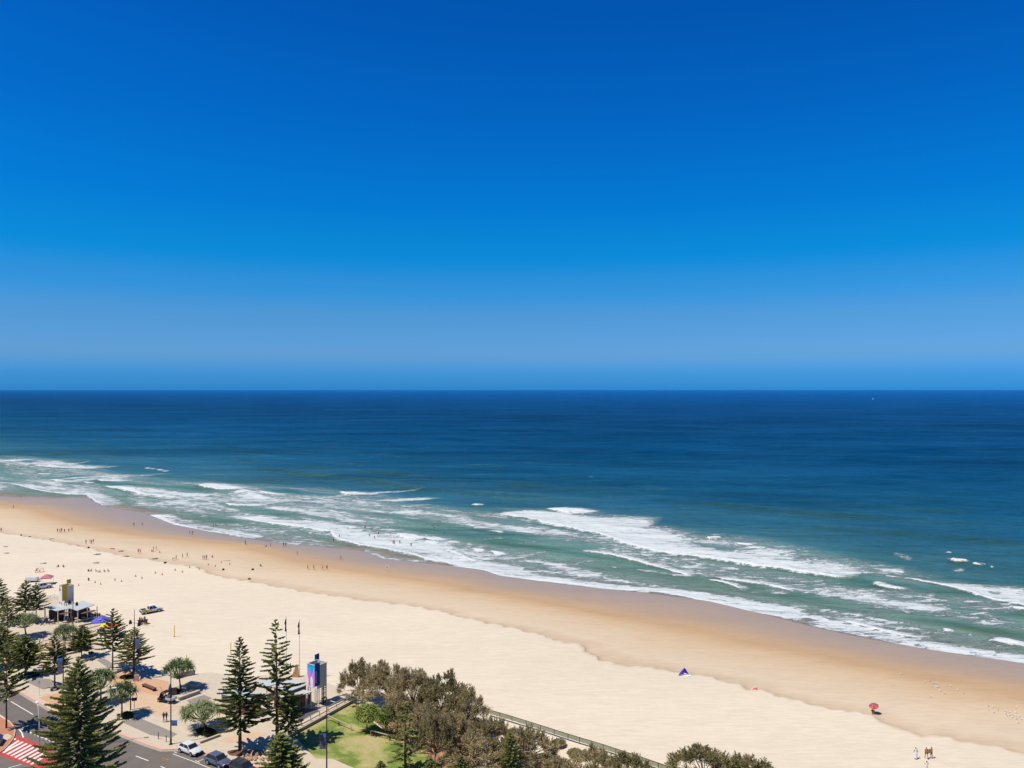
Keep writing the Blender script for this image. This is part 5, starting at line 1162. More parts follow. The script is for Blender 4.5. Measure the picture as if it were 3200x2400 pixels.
M_NAVY = mat('navy_decal', srgb(72, 72, 140), .5); M_ORG = mat('orange_decal', srgb(226, 150, 40), .5); M_YDEC = mat('yellow_decal', srgb(206, 192, 40), .5)
def guard(t):
    for s_ in (-1, 1):
        MB().box((-1.55, s_*.935, .76), (1.45, .012, .60)).build('yellow_decal', M_YDEC, t)
        MB().box((-.60, s_*.935, .80), (.18, .012, .62)).build('orange_stripe', M_ORG, t); MB().box((-.22, s_*.935, .80), (.18, .012, .62)).build('orange_stripe', M_ORG, t)
    MB().box((-2.60, 0, .72), (.02, 1.5, .5)).build('tailgate_decal', M_NAVY, t)
    rk = MB().box((.05, 0, 1.86), (1.3, 1.25, .05)).build('roof_rack', M_PRINTW, t)
    for x in (-.5, .6): MB().box((x, 0, 1.80), (.06, 1.3, .07)).build('rack_bar', M_RIM, rk)
    MB().box((2.62, 0, .72), (.10, 1.3, .12)).build('bull_bar', M_PRINTW, t)
c, rz = on_wheels((457,1919.3), (494.6,1912.8), .92, 5.2, S)
vehicle('utility_truck', c, rz, 'white lifeguard utility with yellow and orange stripes on the open sand', M_WCAR, 5.2, 1.85, 1.76, 1.05, 1.0, (-.75, 1.35), (-.55, .65), .36, ute=True, extra=guard, cat='utility truck', wr=.39)
c, rz = on_wheels((112,1845), (154,1838.5), .92, 5.2, S)
vehicle('utility_truck', c, rz, 'plain white utility parked on the sand behind the left pines', M_WCAR, 5.2, 1.85, 1.76, 1.05, 1.0, (-.75, 1.35), (-.55, .65), .36, ute=True, cat='utility truck', wr=.39)
# utility buggy: open cab with dark canopy, silver tray behind
p, q = W(493.8, 2194.5), W(525.7, 2200.3); d = p-q; d.normalize(); n = Vector((-d.y, d.x, 0)); mid = (p+q)/2
if n.dot(-mid) < 0: n = -n
c = mid-n*.6
t = thing('utility_buggy', c, math.atan2(d.y, d.x), 'open utility buggy with a black canopy and silver tray on the tan plaza', 'buggy')
M_SILV = mat('silver_tray', srgb(186, 188, 190), .4, metal=.2, var=.05)
ring_loft(MB(), [(.55, .58, .28, .72), (1.0, .62, .26, .80), (1.30, .58, .26, .74), (1.5, .45, .34, .56)]).build('nose', M_BLKPL, t, True)
MB().box((.1, 0, .34), (1.2, 1.2, .14)).build('floor', M_DKST, t)
MB().box((-.15, 0, .62), (.45, 1.1, .40)).build('seat', mat('seat_vinyl', srgb(60, 52, 46), .6), t); MB().box((-.38, 0, 1.02), (.12, 1.1, .5)).build('seat_back', M_BLKPL, t)
tr = MB().box((-1.25, 0, .70), (1.5, 1.25, .10)).build('tray', M_SILV, t)
for s_ in (-1, 1): MB().box((-1.25, s_*.61, .90), (1.5, .04, .34)).build('tray_side', M_SILV, tr)
MB().box((-1.99, 0, .90), (.04, 1.2, .34)).build('tailgate', M_SILV, tr); MB().box((-.53, 0, 1.0), (.04, 1.2, .5)).build('headboard', M_SILV, tr)
cn = MB().add([(-.55, -.62, 1.78), (.55, -.62, 1.82), (.55, .62, 1.82), (-.55, .62, 1.78), (-.45, -.5, 1.92), (.35, -.5, 1.94), (.35, .5, 1.94), (-.45, .5, 1.92)], [(0, 3, 2, 1), (4, 5, 6, 7), (0, 1, 5, 4), (1, 2, 6, 5), (2, 3, 7, 6), (3, 0, 4, 7)]).build('canopy', M_BLKPL, t)
for s_ in (-1, 1):
    MB().tube([(-.5, s_*.57, .5), (-.5, s_*.57, 1.8)], .03, 6).build('post', M_BLKPL, t); MB().tube([(1.05, s_*.55, .75), (.55, s_*.57, 1.8)], .03, 6).build('post', M_BLKPL, t)
    MB().box((1.42, s_*.38, .60), (.10, .16, .12)).build('headlight', M_HEADL, t)
quad_panel('windscreen', M_GLASS, t, (1.02, -.5, .85), (1.02, .5, .85), (.62, .5, 1.75), (.62, -.5, 1.75))
MB().tube([(.75, -.25, .75), (.55, -.25, .95)], .02, 6).build('steering_column', M_BLKPL, t); wheels(t, (-1.2, 1.0), .62, .28, .2)
cr = thing('equipment_crate', W(*A4([(1690,765)])[0], 0), .4, 'dark brown crate standing behind the utility buggy', 'crate')
MB().box((0, 0, .55), (.85, .75, 1.1)).build('body', M_BROWN, cr, bevel=.02); MB().box((0, 0, 1.13), (.9, .8, .06)).build('lid', M_DKST, cr)
cr = thing('folded_umbrella', W(*A4([(1600,770)])[0], 0), .4, 'folded blue market umbrella beside the brown crate', 'umbrella')
MB().tube([(0, 0, 0), (0, 0, 2.0)], .03, 6).build('pole', M_STEEL, cr); MB().tube([(0, 0, .75), (0, 0, .9), (0, 0, 1.5), (0, 0, 1.9)], [.10, .36, .22, .04], 10).build('canopy', mat('blue_canvas', srgb(60, 72, 160), .8), cr, True)
# lifeguard beach buggy (four-wheeler) on the sand
q = S(446, 1951)
t = thing('quad_bike', q, .35, 'dark lifeguard quad bike behind the floodlit mast on the sand', 'quad bike')
ring_loft(MB(), [(-1.0, .28, .55, .85), (-.5, .34, .45, .92), (.2, .30, .45, .90), (.7, .34, .5, .98), (1.0, .22, .6, .85)]).build('body', M_BLKPL, t, True)
MB().box((-.25, 0, .98), (.8, .36, .14)).build('seat', M_BLKPL, t)
MB().tube([(.55, -.42, 1.2), (.62, 0, 1.12), (.55, .42, 1.2)], .025, 6).build('handlebar', M_DKST, t)
for x in (-.85, .85): MB().box((x, 0, 1.02), (.6, .8, .05)).build('rack', M_DKST, t)
for s_ in (-1, 1):
    for x in (-.7, .7): MB().box((x, s_*.52, .72), (.6, .34, .05)).build('mudguard', mat('red_plastic', srgb(186, 40, 44), .5), t)
wheels(t, (-.7, .7), .62, .32, .28)
t = thing('log_stack', S(455, 1958), .2, 'pale timber beams lying on the sand in front of the quad bike', 'timber')
for (a, b) in (((-1.3, .9, .06), (-1.1, -1.4, .06)), ((-1.1, -1.4, .06), (.9, -1.2, .06)), ((-1.3, .9, .06), (1.9, -.3, .06)), ((-1.6, 1.0, .12), (.4, .5, .12))):
    MB().tube([a, b], .06, 6).build('beam', M_RAILT, t)

# ================================================================== PEOPLE
SKIN = [mat('skin_light', srgb(206, 156, 124), .6, var=.04), mat('skin_tan', srgb(168, 112, 80), .6, var=.04), mat('skin_dark', srgb(104, 68, 50), .6, var=.04)]
HAIR = [mat('hair_dark', srgb(44, 32, 26), .7), mat('hair_brown', srgb(92, 62, 40), .7), mat('hair_fair', srgb(176, 140, 90), .7)]
CL = {n: mat('cloth_'+n, srgb(*c), .85, var=.06, scale=8.) for n, c in dict(black=(30, 28, 30), navy=(40, 46, 84), white=(216, 214, 208), red=(176, 44, 48), blue=(64, 96, 160), grey=(120, 118, 118), green=(84, 112, 70), pink=(206, 120, 130), yellow=(214, 180, 60), teal=(60, 130, 140), brown=(110, 80, 60)).items()}
def skeleton(pose):
    """joints (x forward, y left, z up), bones and radii of a 1.72 m figure"""
    J = {}
    if pose in ('stand', 'walk', 'hold', 'bend'):
        lean = .0
        J['pel'] = (0, 0, .93); J['wai'] = (.0, 0, 1.08); J['che'] = (.01, 0, 1.30); J['nek'] = (.01, 0, 1.48); J['hea'] = (.03, 0, 1.60); J['top'] = (.02, 0, 1.68)
        sw = {'walk': .26, 'stand': .04, 'hold': .06, 'bend': .10}[pose]
        for s_, n in ((1, 'l'), (-1, 'r')):
            J['hip'+n] = (0, s_*.10, .88); J['kne'+n] = (s_*sw*.55+.02, s_*.11, .48); J['ank'+n] = (s_*sw*.9-.03, s_*.11, .08); J['toe'+n] = (s_*sw*.9+.12, s_*.12, .035)
            J['sho'+n] = (0, s_*.19, 1.42)
            if pose == 'hold': J['elb'+n] = (.10, s_*.28, 1.18); J['han'+n] = (.32, s_*.16, 1.12)
            else: J['elb'+n] = (-s_*sw*.35, s_*.25, 1.13); J['han'+n] = (-s_*sw*.7+.06, s_*.27, .88)
        if pose == 'bend':
            J.update(wai=(.10, 0, 1.0), che=(.32, 0, 1.04), nek=(.50, 0, 1.02), hea=(.62, 0, .98), top=(.69, 0, .95))
            for s_, n in ((1, 'l'), (-1, 'r')): J['sho'+n] = (.44, s_*.19, 1.0); J['elb'+n] = (.46, s_*.23, .70); J['han'+n] = (.52, s_*.18, .45)
    elif pose == 'sit':
        J.update(pel=(0, 0, .12), wai=(-.03, 0, .27), che=(-.02, 0, .48), nek=(.03, 0, .66), hea=(.07, 0, .78), top=(.07, 0, .87))
        for s_, n in ((1, 'l'), (-1, 'r')):
            J['hip'+n] = (.05, s_*.10, .12); J['kne'+n] = (.36, s_*.14, .46); J['ank'+n] = (.60, s_*.13, .08); J['toe'+n] = (.74, s_*.14, .04)
            J['sho'+n] = (0, s_*.19, .60); J['elb'+n] = (.12, s_*.25, .38); J['han'+n] = (.38, s_*.18, .44)
    else:   # lying on the back, feet forward
        J.update(pel=(0, 0, .11), wai=(-.16, 0, .11), che=(-.38, 0, .12), nek=(-.57, 0, .13), hea=(-.70, 0, .15), top=(-.79, 0, .15))
        for s_, n in ((1, 'l'), (-1, 'r')):
            J['hip'+n] = (.05, s_*.10, .10); J['kne'+n] = (.45, s_*.12, .22 if s_ > 0 else .12); J['ank'+n] = (.82, s_*.13, .07); J['toe'+n] = (.88, s_*.15, .15)
            J['sho'+n] = (-.50, s_*.19, .11); J['elb'+n] = (-.30, s_*.30, .09); J['han'+n] = (-.08, s_*.32, .07)
    return J
RADJ = dict(pel=(.165, .115), wai=(.135, .10), che=(.165, .11), nek=(.055, .055), hea=(.085, .10), top=(.06, .075), hip=(.095, .10), kne=(.060, .062), ank=(.040, .042), toe=(.035, .028), sho=(.062, .062), elb=(.042, .042), han=(.032, .028))
def body_mesh(pose, dress=False):
    J = skeleton(pose); names = list(J)
    bones = [('pel', 'wai'), ('wai', 'che'), ('che', 'nek'), ('nek', 'hea'), ('hea', 'top')]
    for n in 'lr': bones += [('pel', 'hip'+n), ('hip'+n, 'kne'+n), ('kne'+n, 'ank'+n), ('ank'+n, 'toe'+n), ('che', 'sho'+n), ('sho'+n, 'elb'+n), ('elb'+n, 'han'+n)]
    me = bpy.data.meshes.new('skel'); me.from_pydata([J[n] for n in names], [(names.index(a), names.index(b)) for a, b in bones], [])
    o = bpy.data.objects.new('skel', me); COL.objects.link(o)
    m = o.modifiers.new('skin', 'SKIN'); m.use_smooth_shade = True
    for i, n in enumerate(names):
        r_ = RADJ[n[:3]]; sv = me.skin_vertices[0].data[i]; sv.radius = r_; sv.use_root = (n == 'pel')
    o.modifiers.new('sub', 'SUBSURF').levels = 1
    dg = bpy.context.evaluated_depsgraph_get(); ev = o.evaluated_get(dg)
    out = bpy.data.meshes.new_from_object(ev); bpy.data.objects.remove(o); bpy.data.meshes.remove(me)
    out.name = 'person_'+pose
    # regions: 0 skin, 1 hair, 2 upper clothing, 3 lower clothing
    seg = [(Vector(J[a]), Vector(J[b]), a, b) for a, b in bones]
    idx = []
    for p in out.polygons:
        c = p.center; best = None
        for a, b, na, nb in seg:
            d = b-a; t_ = max(0, min(1, (c-a).dot(d)/d.length_squared)); e = (c-(a+d*t_)).length
            if best is None or e < best[0]: best = (e, na, nb, t_)
        _, na, nb, t_ = best
        k = 0
        if na in ('nek', 'hea'):
            hd = Vector(J['hea']); fw = Vector((1, 0, 0)) if pose != 'lie' else Vector((0, 0, 1))
            if (c-hd).dot(fw) < .045 or nb == 'top' and t_ > .5: k = 1
            if na == 'nek' and t_ < .4: k = 0
        elif (na, nb) in (('pel', 'wai'),): k = 3 if t_ < .35 else 2
        elif (na, nb) in (('wai', 'che'), ('che', 'nek')): k = 2 if not (na == 'che' and t_ > .6) else 0
        elif na == 'che': k = 2
        elif na[:3] == 'sho': k = 2 if t_ < .45 else 0
        elif na == 'pel': k = 3
        elif na[:3] == 'hip': k = 3 if t_ < .62 else 0
        idx.append(k)
    out.materials.clear()
    for mm in (SKIN[0], HAIR[0], CL['white'], CL['navy']): out.materials.append(mm)
    out.polygons.foreach_set('material_index', idx)
    return out
BODY = {p: body_mesh(p) for p in ('stand', 'walk', 'hold', 'bend', 'sit', 'lie')}
prn = random.Random(9)
def person(pose, loc, rz, label, top='skin', bottom='navy', skin=1, hair=0, k=1.0, group=None, sink=0.0):
    o = bpy.data.objects.new('person', BODY[pose]); COL.objects.link(o)
    o.location = (loc[0], loc[1], loc[2]-sink); o.rotation_euler = (0, 0, rz); o.scale = (k, k, k)
    ms = [SKIN[skin], HAIR[hair], SKIN[skin] if top == 'skin' else CL[top], SKIN[skin] if bottom == 'skin' else CL[bottom]]
    for i, m in enumerate(ms): o.material_slots[i].link = 'OBJECT'; o.material_slots[i].material = m
    return tag(o, label, 'person', group)
def Y7(p): return ZP(0, 1500, .36166, p)
def Y8(p): return ZP(600, 1500, .40687, p)
ORD = ['leftmost', 'second from left', 'third from left', 'fourth from left', 'fifth from left', 'sixth from left', 'seventh from left', 'eighth from left']
TOPS = ['skin', 'skin', 'black', 'skin', 'white', 'navy', 'red', 'skin', 'blue', 'pink']
BOT = ['navy', 'black', 'red', 'blue', 'black', 'grey', 'green', 'teal']
def crowd(zoom, pts, what, group, pose='stand', sink=0.0):
    pts = sorted(pts)
    for i, (x, y) in enumerate(pts):
        (px, py), = zoom([(x, y)]); p = S(px, py)
        ps = pose if pose != 'mix' else prn.choice(['stand', 'walk', 'walk', 'stand'])
        lb = what if len(pts) == 1 else f'{ORD[i]} of {what}'
        person(ps, p, prn.uniform(0, 6.28), lb, TOPS[prn.randrange(10)], BOT[prn.randrange(8)], prn.choice([0, 1, 1]), prn.choice([0, 0, 1, 2]), prn.uniform(.95, 1.06), group, sink)
crowd(Y7, [(10,450)], 'person standing alone at the left edge of the damp sand', None)
crowd(Y7, [(115,245)], 'person standing alone at the edge of the wet sand, far left', None)
crowd(Y7, [(497,453),(517,457),(532,452),(557,457),(594,453),(621,445)], 'six bathers standing in a row on the damp sand', 'six bathers in a row', 'mix')
crowd(Y7, [(743,553),(777,548),(790,555),(807,548)], 'four bathers standing close together on the damp sand', 'four bathers together', 'mix')
crowd(Y7, [(1195,635),(1213,635)], 'the pair walking on the damp sand', 'walking pair', 'walk')
crowd(Y7, [(1325,615),(1350,608)], 'two people standing beside seated bathers', 'standing beside seated bathers')
crowd(Y7, [(1310,622),(1378,630)], 'two bathers seated by the standing pair', 'seated by the standing pair', 'sit')
crowd(Y7, [(1522,688),(1577,675),(1617,668)], 'three bathers spread out near the erosion step', 'three spread bathers', 'mix')
crowd(Y7, [(1493,697)], 'bather bending down beside the erosion step', None, 'bend')
crowd(Y7, [(1753,690),(1768,690),(1785,690)], 'three bathers standing side by side near the surfboard', 'three side by side')
crowd(Y7, [(1833,670)], 'bather sitting on a towel beside the three standing ones', None, 'sit')
crowd(Y7, [(1157,400),(1228,398)], 'two people wading on the wide wet sand', 'waders on wet sand', 'walk')
crowd(Y7, [(1640,470),(1664,472)], 'two people walking at the foam edge of the wet sand', 'walking at the foam edge', 'walk')
crowd(Y7, [(1843,405),(1866,405)], 'two paddlers in the shallow swash', 'paddlers in the swash', 'stand', .25)
crowd(Y7, [(2120,560)], 'person standing alone on the wet sand near the swash line', None)
crowd(Y7, [(175,150)], 'dark figure standing in the far left shallows', None, 'bend', .2)
crowd(Y8, [(410,493),(602,516)], 'two people apart on the tan wet edge', 'apart on the tan edge')
crowd(Y8, [(570,514)], 'dark figure crouching at the tan wet edge', None, 'sit')
crowd(Y8, [(702,513),(718,513)], 'two pale children at the wet edge', 'children at the wet edge', 'walk')
crowd(Y8, [(807,577)], 'person in dark clothes walking with a white board near the wet edge', None, 'walk')
crowd(Y8, [(1142,614)], 'lone walker on the wet sand right of the paddlers', None, 'walk')
crowd(Y8, [(890,690),(936,690),(1002,692),(1036,692)], 'four walkers strung out on the tan sand', 'four strung-out walkers', 'walk')
crowd(Y8, [(523,664)], 'bather sitting on a bluish towel on the tan sand', None, 'sit')
crowd(Y8, [(1132,442),(1198,382),(1330,372),(1364,432),(1375,387)], 'five swimmers standing in the white wash', 'swimmers in the white wash', 'stand', .45)
crowd(Y8, [(1402,450),(1427,442),(1433,417),(1527,432)], 'four swimmers standing in the foam in mid surf', 'swimmers in mid surf', 'stand', .4)
crowd(Y8, [(1545,490),(1556,492),(1596,490),(1683,510)], 'four swimmers nearest the shore in the foam', 'swimmers nearest the shore', 'stand', .35)
crowd(Y8, [(1764,370),(1851,407),(1858,372),(1935,417)], 'four swimmers farthest out beside the breaking crest', 'swimmers farthest out', 'stand', .7)
crowd(Y8, [(1087,482)], 'bather at the foam tongue edge', None, 'walk')
# sunbathers
LY = [((55,634),'lying sunbather at the left edge of the dry sand, lower'),((45,577),'lying sunbather at the left edge of the dry sand, upper'),((445,512),'lying sunbather beside a pale towel under the row of six'),((665,565),'lying sunbather left of the erosion step, below the four bathers'),
      ((970,595),'lying sunbather in the middle of the damp strip'),((1045,616),'lying sunbather right of the middle of the damp strip'),((1090,660),'lying sunbather on the erosion step'),((1340,682),'lying sunbather on pale towels under the seated bathers'),
      ((850,642),'lying sunbather on the dry sand just below the step'),((375,722),'lying sunbather above the small frame shelter'),((830,718),'lying sunbather above the row of sunbathers')]
for (x, y), lb in LY:
    p = S(*Y7([(x, y)])[0]); person('lie', p, prn.uniform(-.6, .6)+3.1*prn.randrange(2), lb, prn.choice(TOPS), prn.choice(BOT), 1, 0, 1.05, 'sunbathers lying on the beach')
    tw = MB().box((0, 0, .02), (1.9, .85, .02)).build('beach_towel', CL[prn.choice(['red', 'brown', 'white', 'blue', 'pink', 'grey'])]); tw.location = p; tw.rotation_euler = (0, 0, prn.uniform(-.5, .5))
    tag(tw, 'beach towel under the '+lb, 'towel', 'towels under sunbathers')
crowd(Y7, [(765,792),(790,790),(825,792),(865,797),(900,794),(930,792)], 'six sunbathers sitting in a row on the dry sand', 'row of seated sunbathers', 'sit')
crowd(Y7, [(505,752),(545,754)], 'two sunbathers sitting on the dry sand above the left kiosk', 'two above the kiosk', 'sit')
crowd(Y7, [(765,868)], 'sunbather sitting alone right of the pink gazebo', None, 'sit')
crowd(Y7, [(320,785)], 'person kneeling under the small red frame shelter', None, 'sit')
# four nearest figures at the lower right
for (x, y, lb, tp, bt, ps, hr) in [(1277,1303,'woman in a long white dress, leftmost of the four nearest on the sand','white','white','stand',1), (1369,1303,'bather in dark swimwear, middle of the three standing nearest','skin','brown','walk',0), (1413,1300,'bather holding a pale towel, right of the three standing nearest','skin','brown','hold',0), (1372,1425,'person in a pale top cut off by the lower edge, nearest of all','white','white','hold',0)]:
    lb = lb.replace('woman', 'person')
    p = S(*Z6([(x, y)])[0]); o = person(ps, p, 1.6+prn.uniform(-.5, .5), lb, tp, bt, 1, hr, 1.04, 'four nearest figures on the sand')
    if 'dress' in lb:
        MB().tube([(0, 0, .12), (0, 0, .55), (0, 0, 1.0), (0, 0, 1.12)], [.24, .21, .19, .16], 14, False).build('skirt', CL['white'], o, True)
    if 'towel' in lb:
        MB().add([(.30, -.2, 1.25), (.34, .30, 1.25), (.42, .42, .55), (.30, -.25, .60), (.32, -.2, 1.25), (.36, .30, 1.25), (.44, .42, .55), (.32, -.25, .60)], [(0, 1, 2, 3), (7, 6, 5, 4), (0, 4, 5, 1), (2, 6, 7, 3), (1, 5, 6, 2), (3, 7, 4, 0)]).build('towel', mat('pale_towel', srgb(214, 184, 140), .9), o)
# promenade people
person('walk', W(*Z2([(1885,1130)])[0]), 1.1, 'person in black walking on the footpath, left of the pair', 'black', 'black', 1, 0, 1.0, 'pair on the footpath')
person('walk', W(*Z2([(1917,1127)])[0]), 1.1, 'person in black walking on the footpath, right of the pair', 'black', 'black', 1, 1, 1.0, 'pair on the footpath')
for (x, y, lb, ps, tp) in [(1060,1060,'person in pale clothes left of the kiosk posts','stand','white'),(1010,1010,'person in red left of the kiosk posts','stand','red'),(930,1060,'person in white beside the round pandanus','walk','white'),(1480,1030,'dark figure standing under the left kiosk roof','stand','black'),(1560,1020,'dark figure beside the mast under the kiosk','stand','navy'),(1180,1050,'dark figure at the left kiosk corner','stand','black')]:
    person(ps, W(*A1([(x, y)])[0]), prn.uniform(0, 6), lb, tp, 'black', 1, 0, 1.0, 'people at the left kiosk')
for (x, y, lb) in [(2055,935,'left'),(2105,945,'middle'),(2150,940,'right')]:
    person('stand', W(*A1([(x, y)])[0]), prn.uniform(0, 6), f'dark figure at the deck railing, {lb} of the three', 'black', 'black', 1, 0, 1.0, 'three at the deck railing')
for (x, y, lb) in [(1925,1510-30,'person in white at the edge of the sand below the kiosk steps')]:
    person('stand', W(*A1([(x, y)])[0]), 1., lb, 'white', 'red', 1, 0)
for (x, y, lb) in [(1930,320,'left'),(1980,310,'right')]:
    person('sit', W(*A3([(x, y)])[0], .0)+Vector((0, 0, .0)), 2., f'dark figure sitting near the open pine, {lb} of the two', 'black', 'black', 1, 0, 1.0, 'two sitting near the open pine')
for (x, y, lb, tp) in [(930,1400,'person standing on the tan paving behind the round pandanus','red'),(855,1490,'person with white top on the tan paving','white')]:
    person('stand', W(*A1([(x, y)])[0]), 1., lb, tp, 'navy', 1, 0)
person('stand', W(*A5([(880,415)])[0]), .5, 'dark figure standing beside the pointed brown slab', 'black', 'black', 2, 0, 1.05)
q = S(446, 1951); c_, s_ = math.cos(.35), math.sin(.35)
for (dx, lb, tp) in ((-.25, 'rider in red sitting on the quad bike', 'red'),):
    person('sit', Vector((q.x+dx*c_, q.y+dx*s_, q.z+.92)), .35, lb, tp, 'black', 1, 0)
person('stand', S(437, 1949), 1., 'dark figure standing left of the quad bike', 'black', 'black', 1, 0)
person('stand', S(452, 1947), 2., 'dark figure standing behind the quad bike', 'navy', 'black', 1, 0)
o = person('sit', Vector(bpy.data.objects['utility_buggy'].location)+Vector((0, 0, .62)), bpy.data.objects['utility_buggy'].rotation_euler[2], 'driver in a green top seated in the utility buggy', 'green', 'navy', 1, 0)

# ================================================================== THINGS ON THE BEACH
def gazebo(loc, rz, size, h, m, label, logo=None, m2=None):
    t = thing('gazebo_tent', loc, rz, label, 'tent')
    a = size/2
    cv = MB().add([(-a, -a, h), (a, -a, h), (a, a, h), (-a, a, h), (0, 0, h+size*.30), (-a, -a, h-.22), (a, -a, h-.22), (a, a, h-.22), (-a, a, h-.22)], [(0, 1, 4), (1, 2, 4), (2, 3, 4), (3, 0, 4), (0, 5, 6, 1), (1, 6, 7, 2), (2, 7, 8, 3), (3, 8, 5, 0)]).build('canopy', m, t)
    for x in (-1, 1):
        for y in (-1, 1): MB().tube([(x*a*.96, y*a*.96, 0), (x*a*.96, y*a*.96, h-.02)], .03, 6).build('leg', M_STEEL, t)
    if logo:
        MB().disc((0, -a*.55, h+size*.30*.45+.02), .45, 'z', .012, 16).build('round_logo', logo, cv).rotation_euler = (0, 0, 0)
    return t
gazebo(S(145.5, 1825), .3, 3.0, 2.0, mat('pink_canvas', srgb(186, 110, 120), .8), 'pink pyramid gazebo behind the plain white utility')
gazebo(W(*A2([(110,760)])[0]), .25, 3.6, 2.3, mat('violet_canvas', srgb(92, 92, 190), .8), 'violet blue gazebo with a round badge below the kiosk steps', mat('pink_badge', srgb(220, 150, 170), .7))
gazebo(W(*A2([(215,840)])[0]), .35, 2.4, 1.9, mat('yellow_canvas', srgb(236, 196, 40), .8), 'yellow lifeguard tent behind the open pine')
gazebo(W(*A2([(370,830)])[0]), .55, 2.6, 1.9, mat('red_canvas', srgb(226, 76, 56), .8), 'red and orange lifeguard tent right of the yellow one')
M_BOARD = mat('yellow_board', srgb(236, 206, 30), .4)
def board(loc, rz, label, m=M_BOARD, L=3.0, tilt=0.):
    t = thing('rescue_board', loc, rz, label, 'surfboard', 'boards on the sand')
    st = [(-L/2, .02), (-L*.38, .20), (-L*.1, .28), (L*.2, .27), (L*.4, .14), (L/2, .015)]
    v = []; 
    for x, w_ in st: v += [(x, -w_, .06), (x, 0, .10), (x, w_, .06), (x, 0, .02)]
    f = [(i*4+k, i*4+(k+1) % 4, i*4+4+(k+1) % 4, i*4+4+k) for i in range(5) for k in range(4)]
    MB().add(v, f).build('deck', m, t, True); MB().add([(-L*.46, -.01, .02), (-L*.38, -.01, .02), (-L*.45, -.01, -.08), (-L*.46, .01, .02), (-L*.38, .01, .02), (-L*.45, .01, -.08)], [(0, 1, 2), (5, 4, 3), (0, 3, 4, 1), (1, 4, 5, 2), (2, 5, 3, 0)]).build('fin', m, t)
board(W(*A1([(1850,1275)])[0]), .5, 'yellow rescue board below the violet gazebo, upper of the two'); board(W(*A1([(1950,1310)])[0]), .35, 'yellow rescue board below the violet gazebo, lower of the two')
board(W(*A1([(2080,1255)])[0]), .9, 'yellow rescue board leaning right of the pair below the violet gazebo')
board(S(*Y7([(1960,697)])[0]), .6, 'pale brown surfboard on the damp sand right of the seated bather', M_RAILT, 2.6); board(S(*Y7([(640+190,645)])[0]), .1, 'brown board beside the sunbather below the step', M_BROWN, 2.0)
# white awning and trailer behind the pines
t = thing('boat_trailer', S(*A1([(690,130)])[0]), .15, 'white covered trailer behind the left pines on the sand', 'trailer')
MB().box((0, 0, .95), (3.4, 1.6, .9), 0, .92).build('cover', M_WCAR, t, bevel=.05); MB().box((0, 0, .45), (3.6, 1.3, .10)).build('chassis', M_DKST, t); MB().tube([(1.7, 0, .45), (2.8, 0, .45)], .04, 6).build('drawbar', M_DKST, t); wheels(t, (-.2,), .82, .3, .2)
t = thing('frame_shelter', S(*Y7([(345,795)])[0]), .2, 'small red arched frame shelter on the dry sand', 'shelter')
for dx in (-.6, .6): MB().tube([(dx-.7, 0, 0), (dx-.35, 0, .95), (dx, 0, 1.25), (dx+.35, 0, .95), (dx+.55, 0, 0)], .06, 6).build('arch', mat('red_tube', srgb(190, 80, 70), .6), t)
MB().box((0, 0, .02), (2.4, 1.4, .02)).build('mat', mat('tan_mat', srgb(206, 150, 110), .9), t)
# blue pop-up shade, red towel heap, red umbrella
q = S(*Z5([(1318,268)])[0]); t = thing('beach_shelter', q, .1, 'blue violet pop-up half-dome shelter on the sand near the step', 'shelter')
dm = MB(); R_ = 1.05; nn, mm_ = 10, 6; v = []
for i in range(nn+1):
    a = math.pi*(.12+.83*i/nn)
    for j in range(mm_+1):
        b = math.pi*.5*j/mm_; v.append((R_*math.cos(a)*math.cos(b*.9)-.1+.28*math.sin(b), -.1+R_*.9*math.sin(b)*math.sin(a)*-.0+R_*.62*math.cos(b)*(math.sin(a)-.5), R_*1.35*math.sin(a)*(.25+.75*math.sin(b))))
dm.add(v, [(i*(mm_+1)+j, (i+1)*(mm_+1)+j, (i+1)*(mm_+1)+j+1, i*(mm_+1)+j+1) for i in range(nn) for j in range(mm_)])
o = dm.build('canopy', mat('indigo_nylon', srgb(64, 54, 176), .6), t, True); sm = o.modifiers.new('th', 'SOLIDIFY'); sm.thickness = .02
MB().box((.6, -.5, .02), (1.4, .9, .02), .2).build('ground_sheet', M_PRINTW, t)
t = thing('towel_heap', S(*Z5([(1870,385)])[0]), 0, 'crumpled red beach tent collapsed on the sand beside the step', 'tent')
rr = random.Random(4); hv = []
for k in range(9):
    a = 2*math.pi*k/9; r_ = .9 if k % 2 else .38; hv.append((r_*math.cos(a), r_*.8*math.sin(a), .03 if k % 2 else .22))
MB().add(hv+[(0, 0, .55)], [(k, (k+1) % 9, 9) for k in range(9)]).build('cloth', mat('red_nylon', srgb(226, 84, 62), .7), t); MB().tube([(-.9, .2, .05), (.2, .1, .6), (.9, .3, .4)], .03, 6).build('pole', M_PRINTW, t)
def beach_umbrella(loc, label, m1, m2, tilt=(.5, -.2)):
    t = thing('beach_umbrella', loc, 0, label, 'umbrella')
    ax = Vector((tilt[0]*-.35, tilt[1], 1)).normalized(); top = ax*1.9
    MB().tube([(0, 0, -.2), top], .025, 6).build('pole', M_STEEL, t)
    a = ax.cross(Vector((0, 1, 0))).normalized(); b = ax.cross(a); n = 8; rim = [top-ax*.38+(a*math.cos(2*math.pi*k/n)+b*math.sin(2*math.pi*k/n))*.82 for k in range(n)]
    for k in range(n):
        MB().add([top+ax*.05, rim[k], rim[(k+1) % n], top+ax*.03, rim[k]-ax*.02, rim[(k+1) % n]-ax*.02], [(0, 1, 2), (5, 4, 3)]).build('gore', m1 if k % 2 else m2, t)
